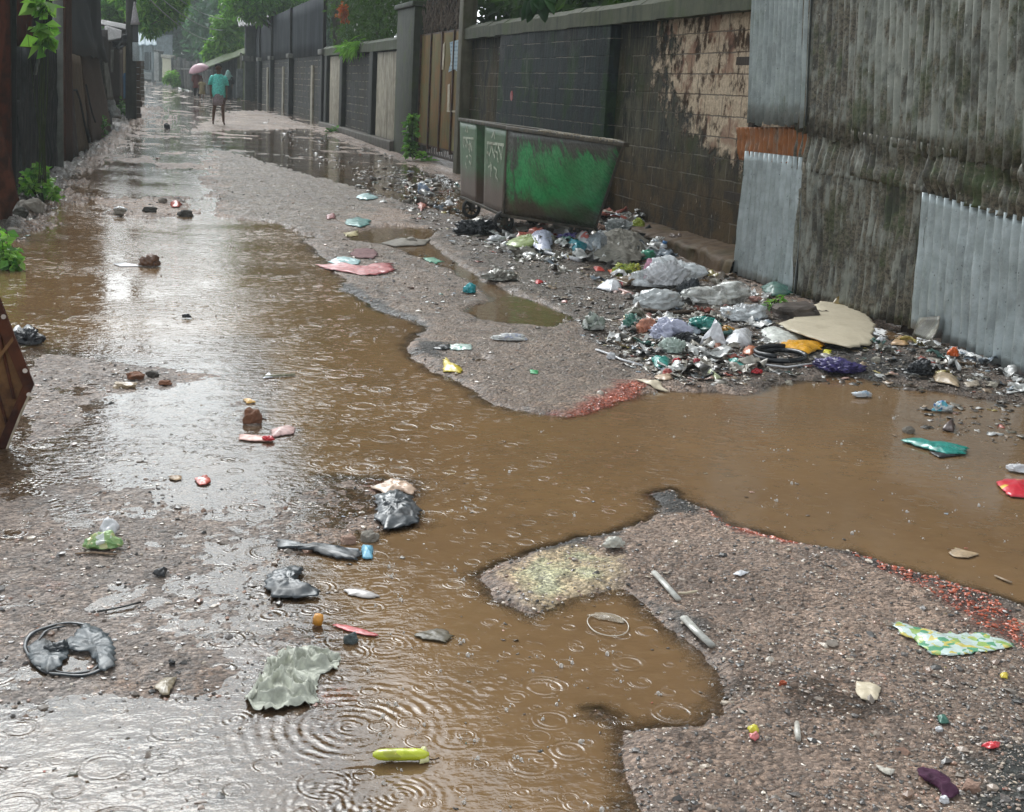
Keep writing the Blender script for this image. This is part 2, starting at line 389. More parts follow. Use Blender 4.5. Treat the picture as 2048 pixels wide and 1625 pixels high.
c = t.mix(t.rng(t.noise(5, 4, .6), .35, .6, .35, 1.), c, t.mix(1., c, t.n('CombineColor', Red=t.math('ADD', t.math('MULTIPLY', vg[0], 1.1), .42), Green=t.math('ADD', t.math('MULTIPLY', vg[0], 1.05), .40), Blue=t.math('ADD', t.math('MULTIPLY', vg[0], 1.0), .38)).outputs[0], 'MULTIPLY'))
c = t.mix(.7, c, t.mix(1., c, t.n('CombineColor', Red=t.math('ADD', t.math('MULTIPLY', vg2[1], .9), .55), Green=t.math('ADD', t.math('MULTIPLY', vg2[1], .9), .52), Blue=t.math('ADD', t.math('MULTIPLY', vg2[1], .9), .5)).outputs[0], 'MULTIPLY'))
c = t.mix(t.math('MULTIPLY', t.rng(vo.outputs['Distance'], .42, .12), t.rng(vo.outputs['Color'], .45, .95, 0, .8)), c, t.mix(.55, a, (.42, .36, .31)))
c = t.mix(t.math('MULTIPLY', t.rng(vo2.outputs['Distance'], .4, .15), t.rng(vo2.outputs['Color'], .6, .95, 0, .6)), c, t.mix(.5, a, (.03, .028, .026)))
hgt = t.math('ADD', t.math('MULTIPLY', vo.outputs['Distance'], -.8), t.math('ADD', t.math('MULTIPLY', vo2.outputs['Distance'], -1.2), t.math('MULTIPLY', n1, 1.2)))
ground_m = t.out(t.bsdf(c, t.rng(n2, .35, .65, .34, .75), spec=.45, nrm=t.bump(hgt, 1., .016), coat=.06))
ground = link('ground', np.c_[GX.ravel(), GY.ravel(), GZ.ravel()], quads, ground_m, vcol=gc); tag(ground, kind='structure')
tb = MB(); tb.add([(-500, -300, -.16), (500, -300, -.16), (500, 900, -.16), (-500, 900, -.16)], [(0, 1, 2, 3)])
tag(tb.build('terrain', concrete((.1, .09, .06), .8)), kind='structure')

# water: one sheet that follows the lane, murky where deep, a clear film where shallow
sel = (GX > -2.2) & (GX < 5.5)
wz = prof(GY)
depth = (wz - GZ)
t = Mt('muddy_water')
dp = t.attr('depth').outputs['Fac']
P = t.pos()
def rings(scale, k, seed):
    v = t.n('TexVoronoi', Vector=t.mp((1, 1, 0), loc=(seed, seed * .7, 0)), Scale=scale, Randomness=1.)
    d = v.outputs['Distance']; ph = t.n('SeparateColor', Color=v.outputs['Color'])
    r0 = t.math('MULTIPLY', ph.outputs[0], .46)
    q = t.math('DIVIDE', t.math('SUBTRACT', d, r0), .075)
    env = t.math('EXPONENT', t.math('MULTIPLY', t.math('MULTIPLY', q, q), -1.))
    w = t.math('SINE', t.math('MULTIPLY', t.math('SUBTRACT', d, r0), k))
    return t.math('MULTIPLY', t.math('MULTIPLY', w, env), ph.outputs[1])
r1 = rings(6.5, 60., 1.3); r2 = rings(14., 42., 5.1); r3 = rings(27., 34., 9.7)
hw = t.math('ADD', t.math('MULTIPLY', r1, .9), t.math('ADD', t.math('MULTIPLY', r2, .75), t.math('MULTIPLY', r3, .32)))
wob = t.noise(7, 3, .5); wob2 = t.noise(11, 3, .55)
for (px, py, rmax, lam, amp) in [(700, 1455, .42, .026, 1.1), (735, 1600, .26, .022, .9), (640, 1610, .2, .018, .7), (800, 1590, .12, .016, .8), (470, 1440, .09, .02, .8), (60, 985, .3, .024, 1.0), (150, 985, .2, .02, .9), (255, 705, .24, .03, .6), (620, 1000, .16, .02, .7), (430, 640, .3, .04, .6), (760, 1180, .2, .022, .6), (770, 1290, .18, .02, .6), (880, 1420, .2, .03, .5), (1215, 1350, .08, .02, .5), (30, 960, .25, .02, .8)]:
    g = G(px, py)
    d = t.n('VectorMath', {'operation': 'DISTANCE'}, i0=P, i1=(g[0], g[1], 0.)).outputs['Value']
    d2 = t.math('ADD', d, t.math('MULTIPLY', wob, lam * 1.6))
    w = t.math('SINE', t.math('MULTIPLY', t.math('POWER', d2, .8), 2 * math.pi / lam * .72))
    env = t.math('MULTIPLY', t.rng(d, rmax * .3, rmax, amp * .5, 0.), t.rng(wob2, .38, .62, .1, 1.))
    hw = t.math('ADD', hw, t.math('MULTIPLY', w, env))
hw = t.math('ADD', hw, t.math('MULTIPLY', t.noise(16, 3, .5, t.mp((1, 1.6, 0))), 2.2))
hw = t.math('ADD', hw, t.math('MULTIPLY', t.noise(70, 2, .5, t.mp((1, 1.5, 0))), .35))
hw = t.math('MULTIPLY', hw, t.math('MULTIPLY', t.rng(t.noise(.9, 4, .6), .36, .62, .3, 1.1), t.rng(t.n('SeparateXYZ', Vector=P).outputs[0], 2.6, .9, .45, 1.)))
nr = t.bump(hw, .5, .0036)
mud = t.mix(t.rng(t.noise(1.1, 4, .6), .3, .7), (.20, .119, .056), (.165, .099, .049))
mud = t.mix(t.rng(t.noise(18, 4, .6), .45, .75, 0, .25), mud, (.25, .16, .085))
body = t.n('MixShader', Fac=t.rng(t.math('ADD', dp, t.math('MULTIPLY', t.math('SUBTRACT', t.noise(13, 5, .65), .5), .02)), -.002, .034, .06, 1.), i1=t.n('BsdfTransparent', Color=(.93, .88, .8)).outputs[0], i2=t.n('BsdfDiffuse', Color=mud).outputs[0])
fre = t.n('Fresnel', IOR=1.36, Normal=nr)
wsh = t.n('MixShader', Fac=fre.outputs[0], i1=body.outputs[0], i2=t.n('BsdfGlossy', Color=(1, 1, 1), Roughness=.035, Normal=nr).outputs[0])
water_m = t.out(wsh)
keep = depth > -.012
fk = (keep & sel)
wq = [q for q, k in zip(quads, (fk[:-1, :-1] | fk[:-1, 1:] | fk[1:, 1:] | fk[1:, :-1]).ravel()) if k]
used = np.unique(np.array(wq)); remap = -np.ones(nx_ * ny_, int); remap[used] = np.arange(len(used))
wv = np.c_[GX.ravel(), GY.ravel(), wz.ravel()][used]
water = link('water', wv, remap[np.array(wq)], water_m); tag(water, kind='structure')
da = water.data.attributes.new('depth', 'FLOAT', 'POINT'); da.data.foreach_set('value', np.clip(depth.ravel()[used], 0, .2))
# ------------------------------------------------------------------ right-hand walls
WX = 5.4
def wall_material(name, cols, peel=None, course=.2, pale_amt=.6, low=(.095, .06, .028), lowz=1.0, flecks=.6, bw_=.42, mort=.007):
    """blockwork under years of rain: cols = black streak, damp green, brown wash, worn grey"""
    t = Mt(name)
    P = t.pos(); sp = t.n('SeparateXYZ', Vector=P)
    uv = t.n('CombineXYZ', X=sp.outputs[1], Y=sp.outputs[2], Z=0.).outputs[0]
    nd = t.noise(6, 4, .6)
    uvd = t.n('VectorMath', {'operation': 'ADD'}, i0=uv, i1=t.n('CombineXYZ', X=t.math('MULTIPLY', t.math('SUBTRACT', nd, .5), .04), Y=t.math('MULTIPLY', t.math('SUBTRACT', nd, .5), .025)).outputs[0]).outputs[0]
    br = t.n('TexBrick', {'offset': .5}, Vector=uvd, Scale=1., Brick_Width=bw_, Row_Height=course, Mortar_Size=mort, Mortar_Smooth=.4, Bias=0., Color1=(1, 1, 1), Color2=(.7, .7, .7), Mortar=(.8, .8, .8))
    def nz(sc_, d=6, r=.65, m=None, l=(0, 0, 0)): return t.noise(sc_, d, r, t.mp(m or (1, 1, 1), loc=l))
    big = nz(.9, 6, .6, (1, 1, .8), (3, 1, 0)); st = nz(6, 6, .65, (1, 2., .16)); st2 = nz(11, 6, .65, (1, 2.2, .13), (0, 7, 0)); mid = nz(4.2, 8, .68, (1, 1, .75)); fine = nz(30, 6, .72)
    blk, grn, brn, gry = cols
    c = t.mix(t.rng(t.math('ADD', t.math('MULTIPLY', mid, .6), t.math('MULTIPLY', st, .4)), .42, .56), blk, gry)
    c = t.mix(t.rng(t.math('ADD', t.math('MULTIPLY', big, .6), t.math('MULTIPLY', st2, .4)), .5, .6, 0, .85), c, brn)
    c = t.mix(t.rng(nz(1.7, 7, .66, None, (9, 2, 4)), .5, .62, 0, .8), c, grn)
    c = t.mix(.55, c, t.mix(1., c, br.outputs['Color'], 'MULTIPLY'))
    c = t.mix(t.rng(st, .54, .64, 0, .85), c, blk)
    zz = sp.outputs[2]
    c = t.mix(t.math('MULTIPLY', t.rng(zz, 1.7, 2.35), t.rng(st2, .42, .56)), c, blk)
    ft = t.math('MULTIPLY', t.rng(t.math('ADD', zz, t.math('MULTIPLY', t.math('ADD', big, mid), .8)), lowz + 1.05, lowz + .25), .9)
    c = t.mix(ft, c, t.mix(t.rng(mid, .38, .6), [x * .3 for x in low], low))
    hgt = t.math('ADD', t.math('MULTIPLY', mid, .8), t.math('MULTIPLY', br.outputs['Fac'], -.8))
    if peel:
        y0, y1, pale = peel
        ym = t.math('MULTIPLY', t.rng(sp.outputs[1], y1, y0), t.rng(t.math('SUBTRACT', zz, t.math('MULTIPLY', t.math('SUBTRACT', sp.outputs[1], 10.), .22)), .25, 1.15))
        pm = t.rng(t.math('ADD', t.math('MULTIPLY', ym, .62), t.math('ADD', t.math('MULTIPLY', nz(3.4, 8, .72, None, (5, 5, 5)), 1.25), t.math('MULTIPLY', st, .3))), 1.02, 1.14)
        a_ = nz(5.5, 8, .7, (1, 1, .7), (2, 8, 1)); 
        pc = t.mix(t.rng(a_, .40, .5), (.06, .032, .016), t.mix(t.rng(fine, .35, .65), [x * .6 for x in pale], pale))
        pc = t.mix(t.rng(nz(2.4, 5, .6, None, (1, 3, 6)), .52, .62, 0, .7), pc, t.mix(fine, (.30, .15, .10), (.2, .10, .06)))
        pc = t.mix(t.rng(a_, .30, .38, 1, 0), pc, (.02, .016, .012))
        pc = t.mix(t.math('MULTIPLY', br.outputs['Fac'], .8), pc, (.07, .045, .03))
        c = t.mix(pm, c, pc); hgt = t.math('ADD', hgt, t.math('ADD', t.math('MULTIPLY', pm, .9), t.math('MULTIPLY', a_, t.math('MULTIPLY', pm, 2.))))
    c = t.mix(t.math('MULTIPLY', br.outputs['Fac'], t.rng(nz(2.2, 5, .65, None, (4, 4, 1)), .44, .58, 0, pale_amt)), c, (.24, .21, .17))
    vs = t.n('TexVoronoi', Vector=t.mp((1, 1, .5)), Scale=14.)
    c = t.mix(t.math('MULTIPLY', t.rng(t.math('ADD', vs.outputs['Distance'], t.math('MULTIPLY', fine, .15)), .24, .14), t.rng(vs.outputs['Color'], .6, .85, 0, flecks)), c, (.3, .27, .22))
    return t.out(t.bsdf(c, t.rng(mid, .3, .7, .55, .9), spec=.07, nrm=t.bump(t.math('ADD', hgt, t.math('MULTIPLY', fine, .5)), 1., .03)))

m_block = wall_material('mossy_block_wall', [(.008, .008, .007), (.034, .045, .012), (.072, .052, .024), (.095, .088, .06)], (12.0, 14.8, (.62, .48, .34)))
m_panel = wall_material('tarred_block_panel', [(.008, .011, .012), (.02, .042, .014), (.05, .036, .018), (.028, .038, .038)], pale_amt=.5, flecks=.25, lowz=.85, low=(.12, .075, .04), bw_=2.6)
m_far = wall_material('grey_block_wall', [(.025, .027, .028), (.04, .046, .03), (.07, .06, .045), (.10, .10, .095)], pale_amt=.9, low=(.12, .10, .075), lowz=.5, bw_=3., mort=.016)
m_cop = concrete((.075, .08, .045), 1., (.022, .026, .014))
m_copg = concrete((.09, .10, .08), .6, (.02, .022, .02))
m_cream = concrete((.42, .38, .29), .12, (.12, .09, .06))

def yb(px, py): return onX(px, py, WX)[1]
base = (WX, 16, 0)
bw = thing('block_wall', 'long blackened concrete block wall behind the green skip, peeling to pink plaster beside the corrugated sheets', 'wall', base)
Y0, Y1, Y2, Y3 = 9.2, 14.75, 19.75, 22.05
mb = MB(); mb.box((WX + .12, (Y0 + Y3) / 2, 1.1), (.2, Y3 - Y0, 2.6)); mb.build('wall_face', m_block, bw)
mb = MB(); mb.box((WX - .0, (Y1 + Y2) / 2, 1.17), (.22, Y2 - Y1, 2.42), bev=.015); mb.build('raised_panel', m_panel, bw, True)
mb = MB()
def coping(mb, ya, yb_, z, x0, x1, h=.2, slope=.08):
    n = max(2, int((yb_ - ya) / .5)); 
    for i in range(n):
        a, b = ya + (yb_ - ya) * i / n, ya + (yb_ - ya) * (i + 1) / n
        dz = random.uniform(-.008, .008)
        V = [(x0, a, z + dz), (x0, b, z + dz), (x0, b, z + h + dz), (x0, a, z + h + dz), (x0 + slope, a, z + h + .07 + dz), (x0 + slope, b, z + h + .07 + dz), (x1, b, z + h + .09), (x1, a, z + h + .09), (x1, b, z), (x1, a, z)]
        mb.add(V, [(0, 3, 2, 1), (3, 4, 5, 2), (4, 7, 6, 5), (7, 9, 8, 6), (0, 1, 8, 9), (0, 9, 7, 4, 3), (1, 2, 5, 6, 8)])
coping(mb, Y0, Y3, 2.36, WX - .125, WX + .3, .17, .1); mb.build('coping', m_cop, bw)
V, Fc = [], []; PP = [(-.35, -.08), (-.345, .03), (-.335, .10), (-.33, .145), (-.30, .165), (-.25, .172), (-.18, .18), (-.10, .19), (.05, .21)]
for i in range(201):
    y = 10.5 + i * .0294; jn = -.012 * (abs((y % .61) - .3) < .03)
    for k, (dx, dz) in enumerate(PP):
        n_ = nz3(y * 2, k * .4, 1) * .03 + nz3(y * 7, k * .9, 2) * .018 + nz3(y * 22, k * 2.2, 3) * .012
        V.append((WX + dx + n_ - jn, y, dz + (n_ * 1.1 + .05 * nz3(y * 1.3, 2, 5) + jn) * (k > 0)))
for i in range(200):
    for k in range(8): Fc.append((i * 9 + k, i * 9 + k + 1, i * 9 + k + 10, i * 9 + k + 9))
link('plinth', V, Fc, concrete((.13, .085, .05), .25, (.05, .03, .02)), bw, True)
mb = MB(); q = onX(1023, 192, WX - .113)
mb.tube([q, q + np.array([-.004, 0, 0])], [.075, .05], 14, flat=1.); mb.build('red_mark', plastic((.25, .02, .02), .6, .3, .2, 1., .0), bw)

# gate between its pillars
gt = thing('gate', 'rusty ochre double gate with torn poster, between concrete pillars left of the green skip', 'gate', (WX, 24.3, .1))
GYa, GYb = 22.35, 26.3
t = Mt('rusty_gate_sheet'); n = t.noise(2.3, 6, .62); s = t.noise(6, 5, .65, t.mp((1, 2, .2))); f = t.noise(24, 5, .7)
c = t.mix(t.rng(n, .38, .62), (.20, .105, .03), (.14, .12, .04)); c = t.mix(t.rng(s, .5, .7, 0, .75), c, (.06, .032, .014))
c = t.mix(t.rng(f, .62, .75, 0, .5), c, (.35, .26, .12))
sz = t.n('SeparateXYZ', Vector=t.pos()).outputs
c = t.mix(t.math('MULTIPLY', t.rng(t.math('ADD', sz[2], t.math('MULTIPLY', n, .8)), 1.15, .75), t.rng(sz[1], 23.7, 22.5)), c, (.30, .34, .12))
m_gate = t.out(t.bsdf(c, .7, 0., spec=.1, nrm=t.bump(t.math('ADD', n, f), .3, .012)))
edges = np.linspace(GYa, GYb, 5)
for i in range(4):
    mb = MB(); mb.box((WX + .03, (edges[i] + edges[i + 1]) / 2, 1.48), (.03, edges[i + 1] - edges[i] - .07, 2.1), bev=.008); mb.build('gate_panel', m_gate, gt, True)
mb = MB()
for e in edges: mb.box((WX + .03, e, 1.45), (.09, .06, 2.2), bev=.006)
for z in (.42, 1.1, 1.82, 2.54): mb.box((WX + .045, (GYa + GYb) / 2, z), (.05, GYb - GYa, .045))
mb.build('gate_frame', rustmetal((.11, .055, .03), (.03, .018, .012)), gt)
mb = MB()
for i in range(26):
    y = GYa + .1 + i * .148; mb.tube([(WX + .03, y, .27), (WX + .03 + random.uniform(-.02, .02), y, .42)], .009, 5)
mb.box((WX + .03, (GYa + GYb) / 2, .26), (.05, GYb - GYa, .04)); mb.build('bottom_rail', rustmetal((.06, .045, .035)), gt)
mb = MB()
for i in range(150):
    y = random.uniform(GYa, GYb); z = 2.56 + random.random() * .1; L = random.uniform(.3, .75); y2 = y + random.uniform(-.15, .15)
    pts = [(WX + .04 + random.uniform(-.05, .08), y + (y2 - y) * k / 4 + random.uniform(-.03, .03), z + L * k / 4) for k in range(5)]
    mb.tube(pts, random.uniform(.006, .014), 4)
mb.build('twig_topping', wood((.24, .19, .15)), gt)
mb = MB(); mb.box((WX + .12, (GYa + GYb) / 2, 2.95), (.06, GYb - GYa, .8)); mb.build('grille_backing', wood((.02, .02, .018)), gt)
tp = Mt('poster_paper'); uvp = tp.n('SeparateXYZ', Vector=tp.pos()).outputs
ln = tp.math('MULTIPLY', tp.rng(tp.math('SINE', tp.math('MULTIPLY', uvp[2], 95.)), .1, .5), tp.rng(tp.noise(26, 4, .6, tp.mp((1, 1, .3))), .4, .6))
pc = tp.mix(tp.rng(tp.noise(5, 5), .35, .65), (.42, .5, .53), (.3, .42, .5)); pc = tp.mix(tp.math('MULTIPLY', ln, .6), pc, (.06, .1, .16))
m_poster = tp.out(tp.bsdf(pc, .8, spec=.1))
def on_plane_poly(pts, X, mat, name, parent, thick=.004):
    P = [onX(a, b, X) for a, b in pts]; mb = MB(); mb.prism(P, (-thick, 0, 0)); return mb.build(name, mat, parent)
on_plane_poly([(900, 85), (917, 80), (919, 138), (914, 143), (910, 139), (905, 141), (897, 145), (900, 132), (902, 122)], WX + .005, m_poster, 'poster', gt)
m_pap = plastic((.45, .38, .26), .6, .2, .1, 1., 0.)
on_plane_poly([(896, 170), (900, 168), (899, 222), (913, 221), (914, 150), (917, 150), (917, 226), (894, 224)], WX + .006, m_pap, 'torn_poster_edge', gt)
on_plane_poly([(886, 90), (890, 84), (889, 112), (887, 140), (883, 140), (885, 112)], WX + .006, m_pap, 'torn_poster_edge', gt)

def pillar(name, label, y0, y1, z1, x0=WX - .14, dx=.36, m=None, z0=-.05, cap=0.):
    o = thing(name, label, 'pillar', (x0 + dx / 2, (y0 + y1) / 2, 0))
    mb = MB(); mb.box((x0 + dx / 2, (y0 + y1) / 2, (z0 + z1) / 2), (dx, y1 - y0, z1 - z0), bev=.02); mb.build('shaft', m or concrete((.12, .12, .09), .6), o, True)
    if cap:
        mb = MB(); mb.box((x0 + dx / 2, (y0 + y1) / 2, z1 + cap / 2), (dx + .12, y1 - y0 + .12, cap), bev=.02); mb.build('cap', m_copg, o, True)
    return o
pillar('gate_pillar', 'mossy concrete gate pillar on the far side of the rusty gate', 26.35, 28.2, 3.1, m=concrete((.06, .065, .045), .9, (.022, .025, .018)), cap=.1)
pillar('gate_post', 'slender mossy concrete post between the rusty gate and the black block wall', 22.05, 22.35, 3.6, x0=WX - .16, dx=.25, m=concrete((.13, .12, .08), .5, (.06, .05, .03)))

lw = thing('low_wall', 'grey block wall with cream rendered bays and mossy coping left of the rusty gate', 'wall', (WX, 34, .1))
mb = MB(); mb.box((WX + .12, 34.3, 1.15), (.2, 12.2, 2.6)); mb.build('wall_face', m_far, lw)
mb = MB(); coping(mb, 28.2, 40.4, 2.3, WX - .12, WX + .3, .2, .08); mb.build('coping', concrete((.08, .09, .05), 1., (.02, .026, .014)), lw)
for (a, b, ya_, yb2) in [(28.3, 31.2, 0, 0), (37.2, 39.4, 0, 0)]:
    mb = MB(); mb.box((WX + .0, (a + b) / 2, 1.2), (.06, b - a, 2.15), bev=.01); mb.build('cream_bay', m_cream, lw, True)
for y in (31.7, 36.7, 39.9):
    mb = MB(); mb.box((WX - .02, y, 1.15), (.16, .5, 2.3), bev=.015); mb.build('pilaster', concrete((.035, .035, .03), .3), lw, True)
mb = MB(); mb.box((WX - .1, 34.3, .2), (.25, 12.2, .3), bev=.03); mb.build('kerb', concrete((.14, .12, .1), .3), lw, True)

tw = thing('tin_topped_wall', 'distant block wall raised with tall dark blue grey tin sheeting', 'wall', (WX, 54, .3))
mb = MB(); mb.box((WX + .12, 54.9, 1.25), (.2, 28.6, 2.3)); mb.build('wall_face', m_far, tw)
t = Mt('dark_tin'); n = t.noise(1.4, 5, .6, t.mp((1, 1, .3))); cc = t.mix(t.rng(n, .35, .65), (.03, .035, .042), (.06, .068, .078))
m_tin = t.out(t.bsdf(cc, .7, .0, spec=.1, nrm=t.bump(t.noise(3, 3), .2, .02)))
def corr(u, L, pitch, amp): return amp * math.sin(2 * math.pi * u * L / pitch)
def tin(name, parent, y0, y1, z0, z1a, z1b, X, m=None, pitch=.22, amp=.018):
    L = abs(y1 - y0); V, Fc = grid_sheet((X, y1, z1b), (X, y0, z1a), (X, y0, z0), (X, y1, z0), int(L / pitch * 6), 4, lambda u, v: (0, 0, corr(u, L, pitch, amp)))
    return link(name, V, Fc, m or m_tin, parent, True, solid=.004)
for a, b in [(40.7, 50), (50, 57.5), (57.5, 63.5), (63.5, 69)]: tin('tin_panel', tw, a, b, 2.35, 4.15, 4.15, WX - .01)
for y in (40.6, 50, 57.5, 63.5, 69):
    mb = MB(); mb.box((WX - .05, y, 1.2), (.2, .45, 2.3), bev=.02); mb.build('pilaster', concrete((.03, .03, .03), .2), tw, True)
    mb = MB(); mb.box((WX - .05, y, 2.42), (.3, .95, .16), bev=.02); mb.build('pilaster_cap', concrete((.2, .2, .18), .2), tw, True)
    mb = MB(); mb.box((WX - .06, y, 3.3), (.1, .14, 1.7)); mb.build('tin_post', wood((.03, .03, .03)), tw)
for y in (43.8, 53.2, 60):
    mb = MB(); mb.box((WX - .005, y, 1.15), (.06, .5, 1.8)); mb.build('cream_strip', m_cream, tw)

# ------------------------------------------------------------------ corrugated fence on the right
def galv(name, age, blue=0., seed=0., green=.5, rust=0., dim=1.):
    t = Mt(name); P = t.pos()
    g = t.mix(t.rng(t.noise(7, 6, .65), .3, .7), (.33, .37, .37), (.48 - .02 * blue, .52, .515 + .02 * blue))
    if dim < 1: g = t.mix(1., g, (dim, dim, dim * .97), 'MULTIPLY')
    if age > .5: g = t.mix(1., g, (.62, .58, .5), 'MULTIPLY')
    st = t.noise(11, 6, .68, t.mp((1, 1.6, .32), loc=(seed, seed, 0))); pt = t.noise(3.4, 7, .68, t.mp((1, 1, .7), loc=(seed, 0, seed))); fine = t.noise(42, 6, .75)
    dk = t.mix(t.rng(fine, .35, .65), (.04, .034, .024), (.19, .165, .12))
    f = t.math('ADD', t.math('MULTIPLY', st, .5), t.math('MULTIPLY', pt, .5))
    c = t.mix(t.rng(f, .66 - .34 * age, .78 - .36 * age), g, dk)
    c = t.mix(t.rng(pt, .5, .66, 0, green * .9), c, (.04, .075, .014))
    c = t.mix(t.rng(t.noise(4.2, 7, .72, t.mp((1, 1, .6), loc=(3, seed, 1))), .5, .6, 0, age * .9), c, (.028, .026, .022))
    if rust: c = t.mix(t.rng(t.noise(4, 5, .6, t.mp((1, 2, .3))), .25, .5, 0, rust), c, t.mix(fine, (.36, .12, .02), (.13, .05, .02)))
    vs = t.n('TexVoronoi', Vector=t.mp((1, 1, .6)), Scale=42.)
    c = t.mix(t.math('MULTIPLY', t.rng(vs.outputs['Distance'], .22, .08), t.rng(vs.outputs['Color'], .6, .9, 0, .75)), c, (.02, .02, .018))
    vs = t.n('TexVoronoi', Vector=t.mp((1, 1, .7), loc=(7, 1, 2)), Scale=26.)
    c = t.mix(t.math('MULTIPLY', t.rng(vs.outputs['Distance'], .17, .05), t.rng(vs.outputs['Color'], .6, .9, 0, .6)), c, (.5, .5, .46))
    return t.out(t.bsdf(c, t.rng(fine, .3, .7, .26, .55), .4 * (1 - age) + .24, spec=.45, nrm=t.bump(t.math('ADD', fine, pt), .45, .006)))
cf = thing('corrugated_fence', 'tall patched fence of corrugated iron sheets at the right, mossy sheets overlapping newer pale ones', 'fence', (5.1, 8, 0))
def csheet(name, px, X, m, label=None, pitch=.09, amp=.022, rag=.012, bend=.02, seed=0, lean=0.):
    tl, tr, br, bl = [onX(a, b, X + lean * (b > 200)) for a, b in px]
    L = np.linalg.norm(tr - tl); nu = int(L / pitch * 8); nv = 14
    ph = random.random()
    def fn(u, v):
        c = amp * math.sin(2 * math.pi * (u * L / pitch + ph)) * (1 + .3 * nz3(u * 6, v * 5, seed))
        c += bend * nz3(u * 2.2 + seed, v * 2.5, seed * 3.1) + .006 * nz3(u * 14, v * 12, seed)
        b = 0
        if v > .9: b = rag * (nz3(u * 9, seed, 4.) + .6 * nz3(u * 30, seed, 7.)) * 1.5
        if v > .95: c += -.02 * abs(nz3(u * 5, seed, 9.))
        return (0, b, c)
    V, Fc = grid_sheet(tl, tr, br, bl, nu, nv, fn)
    o = link(name, V, Fc, m, cf, True, solid=.0025)
    if label: o['label'] = label
    return o
gN = galv('galvanised_new', .22, .3, 1.7, .25, dim=.68); gN2 = galv('galvanised_pale', .24, .6, 5.3, .2); gM = galv('galvanised_mossy', .74, 0, 9.1, .8)
gO = galv('galvanised_grimy', .70, 0, 3.3, .5); gA = galv('galvanised_dull', .55, .1, 12.4, .5); gR = galv('galvanised_rusty', .7, 0, 2.2, .1, 1.)
csheet('metal_sheet', [(1478, 255), (1625, 255), (1618, 330), (1480, 320)], 5.15, gR, 'rust orange strip of sheet', seed=1)
csheet('metal_sheet', [(1524, -420), (1640, -420), (1613, 253), (1498, 247)], 5.08, gN, 'clean grey upper sheet', seed=2)
csheet('metal_sheet', [(1622, -420), (1745, -420), (1722, 292), (1592, 262)], 5.11, gM, 'mossy brown upper sheet', seed=3)
csheet('metal_sheet', [(1728, -420), (1905, -420), (1872, 316), (1708, 278)], 5.085, gA, 'dull grey upper sheet', seed=4)
csheet('metal_sheet', [(1888, -420), (2110, -420), (2075, 350), (1856, 306)], 5.06, gN if False else gA, 'large streaked upper sheet', seed=5)
csheet('metal_sheet', [(1590, 240), (1735, 262), (1722, 362), (1578, 336)], 5.12, gO, 'grimy middle sheet', seed=6, bend=.04)
csheet('metal_sheet', [(1712, 262), (1880, 290), (1862, 392), (1708, 352)], 5.10, gM, 'mossy middle sheet', seed=7, bend=.04)
csheet('metal_sheet', [(1862, 290), (2090, 336), (2075, 452), (1852, 388)], 5.075, gM, 'dark mossy middle sheet at the frame edge', seed=8, bend=.05, rag=.03)
csheet('metal_sheet', [(1491, 302), (1612, 316), (1592, 592), (1466, 546)], 5.125, gN2, 'clean pale lower sheet', seed=9, bend=.012)
csheet('metal_sheet', [(1600, 322), (1740, 345), (1716, 626), (1584, 588)], 5.135, gO, 'grimy lower sheet', seed=10, bend=.03)
csheet('metal_sheet', [(1725, 345), (1862, 375), (1834, 660), (1704, 624)], 5.12, gM, 'mossy lower sheet', seed=11, bend=.03)
csheet('metal_sheet', [(1850, 385), (2085, 442), (2060, 760), (1826, 655)], 5.10, gN2, 'pale blue grey lower sheet', seed=12, bend=.016, rag=.03)
csheet('metal_sheet', [(2040, -420), (2900, -500), (2900, 480), (2040, 345)], 5.09, gA, seed=13)
csheet('metal_sheet', [(2050, 300), (2900, 400), (2900, 1300), (2040, 745)], 5.12, gO, seed=14)
V, Fc = grid_sheet(onX(1838, 636, 5.07), onX(1880, 632, 5.04), onX(1862, 682, 4.93), onX(1824, 672, 5.0), 8, 6, lambda u, v: (0, 0, .02 * math.sin(v * 3) * u))
o = link('bent_flap', V, Fc, gO, cf, True, solid=.003)
mb = MB()
for px, py in [(1606, 300), (1850, 380), (2046, 420), (1500, 300)]:
    q = onX(px, py, 5.2); mb.box((5.22, q[1], 1.7), (.08, .09, 3.6))
for z in (.7, 1.9, 3.0): mb.box((5.19, 7., z), (.05, 8., .07))
mb.build('timber_frame', wood((.05, .035, .025)), cf)

# ------------------------------------------------------------------ left-hand fence and huts (panels set out by where they stand)
def panel(name, pts, m, parent=None, nu=14, nv=10, amp=.0, pitch=.0, crump=.0, thick=.02, seed=0., wav=None):
    """pts: TL, TR, BR, BL as (px, py, distance along the lane)"""
    P = [onY(*p) for p in pts]; L = np.linalg.norm(P[1] - P[0])
    if pitch: nu = max(nu, int(L / pitch * 6))
    def fn(u, v):
        c = 0
        if pitch: c += amp * math.sin(2 * math.pi * u * L / pitch)
        if crump: c += crump * (nz3(u * 3 + seed, v * 3, seed) + .5 * nz3(u * 8 + seed, v * 7, seed))
        b = 0
        if wav and v > .85: b = wav * nz3(u * 6, seed, 1.)
        return (0, b, c)
    V, Fc = grid_sheet(*P, nu, nv, fn)
    return link(name, V, Fc, m, parent, True, solid=thick)
def bc(pts): P = [onY(*p) for p in pts]; return (np.mean([p[0] for p in P]), np.mean([p[1] for p in P]), min(p[2] for p in P))
m_dk = rustmetal((.03, .033, .034), (.008, .009, .009), .55); m_dk2 = rustmetal((.055, .06, .062), (.012, .013, .013), .5); m_red = rustmetal((.085, .028, .018), (.03, .012, .009), .6)
m_gal = rustmetal((.16, .18, .18), (.07, .08, .08), .5)
sf = thing('scrap_fence', 'dark left-hand fence of black and rust red scrap sheets and posts beside the lane', 'fence', bc([(0, 440, 13.5), (60, 400, 17)]))
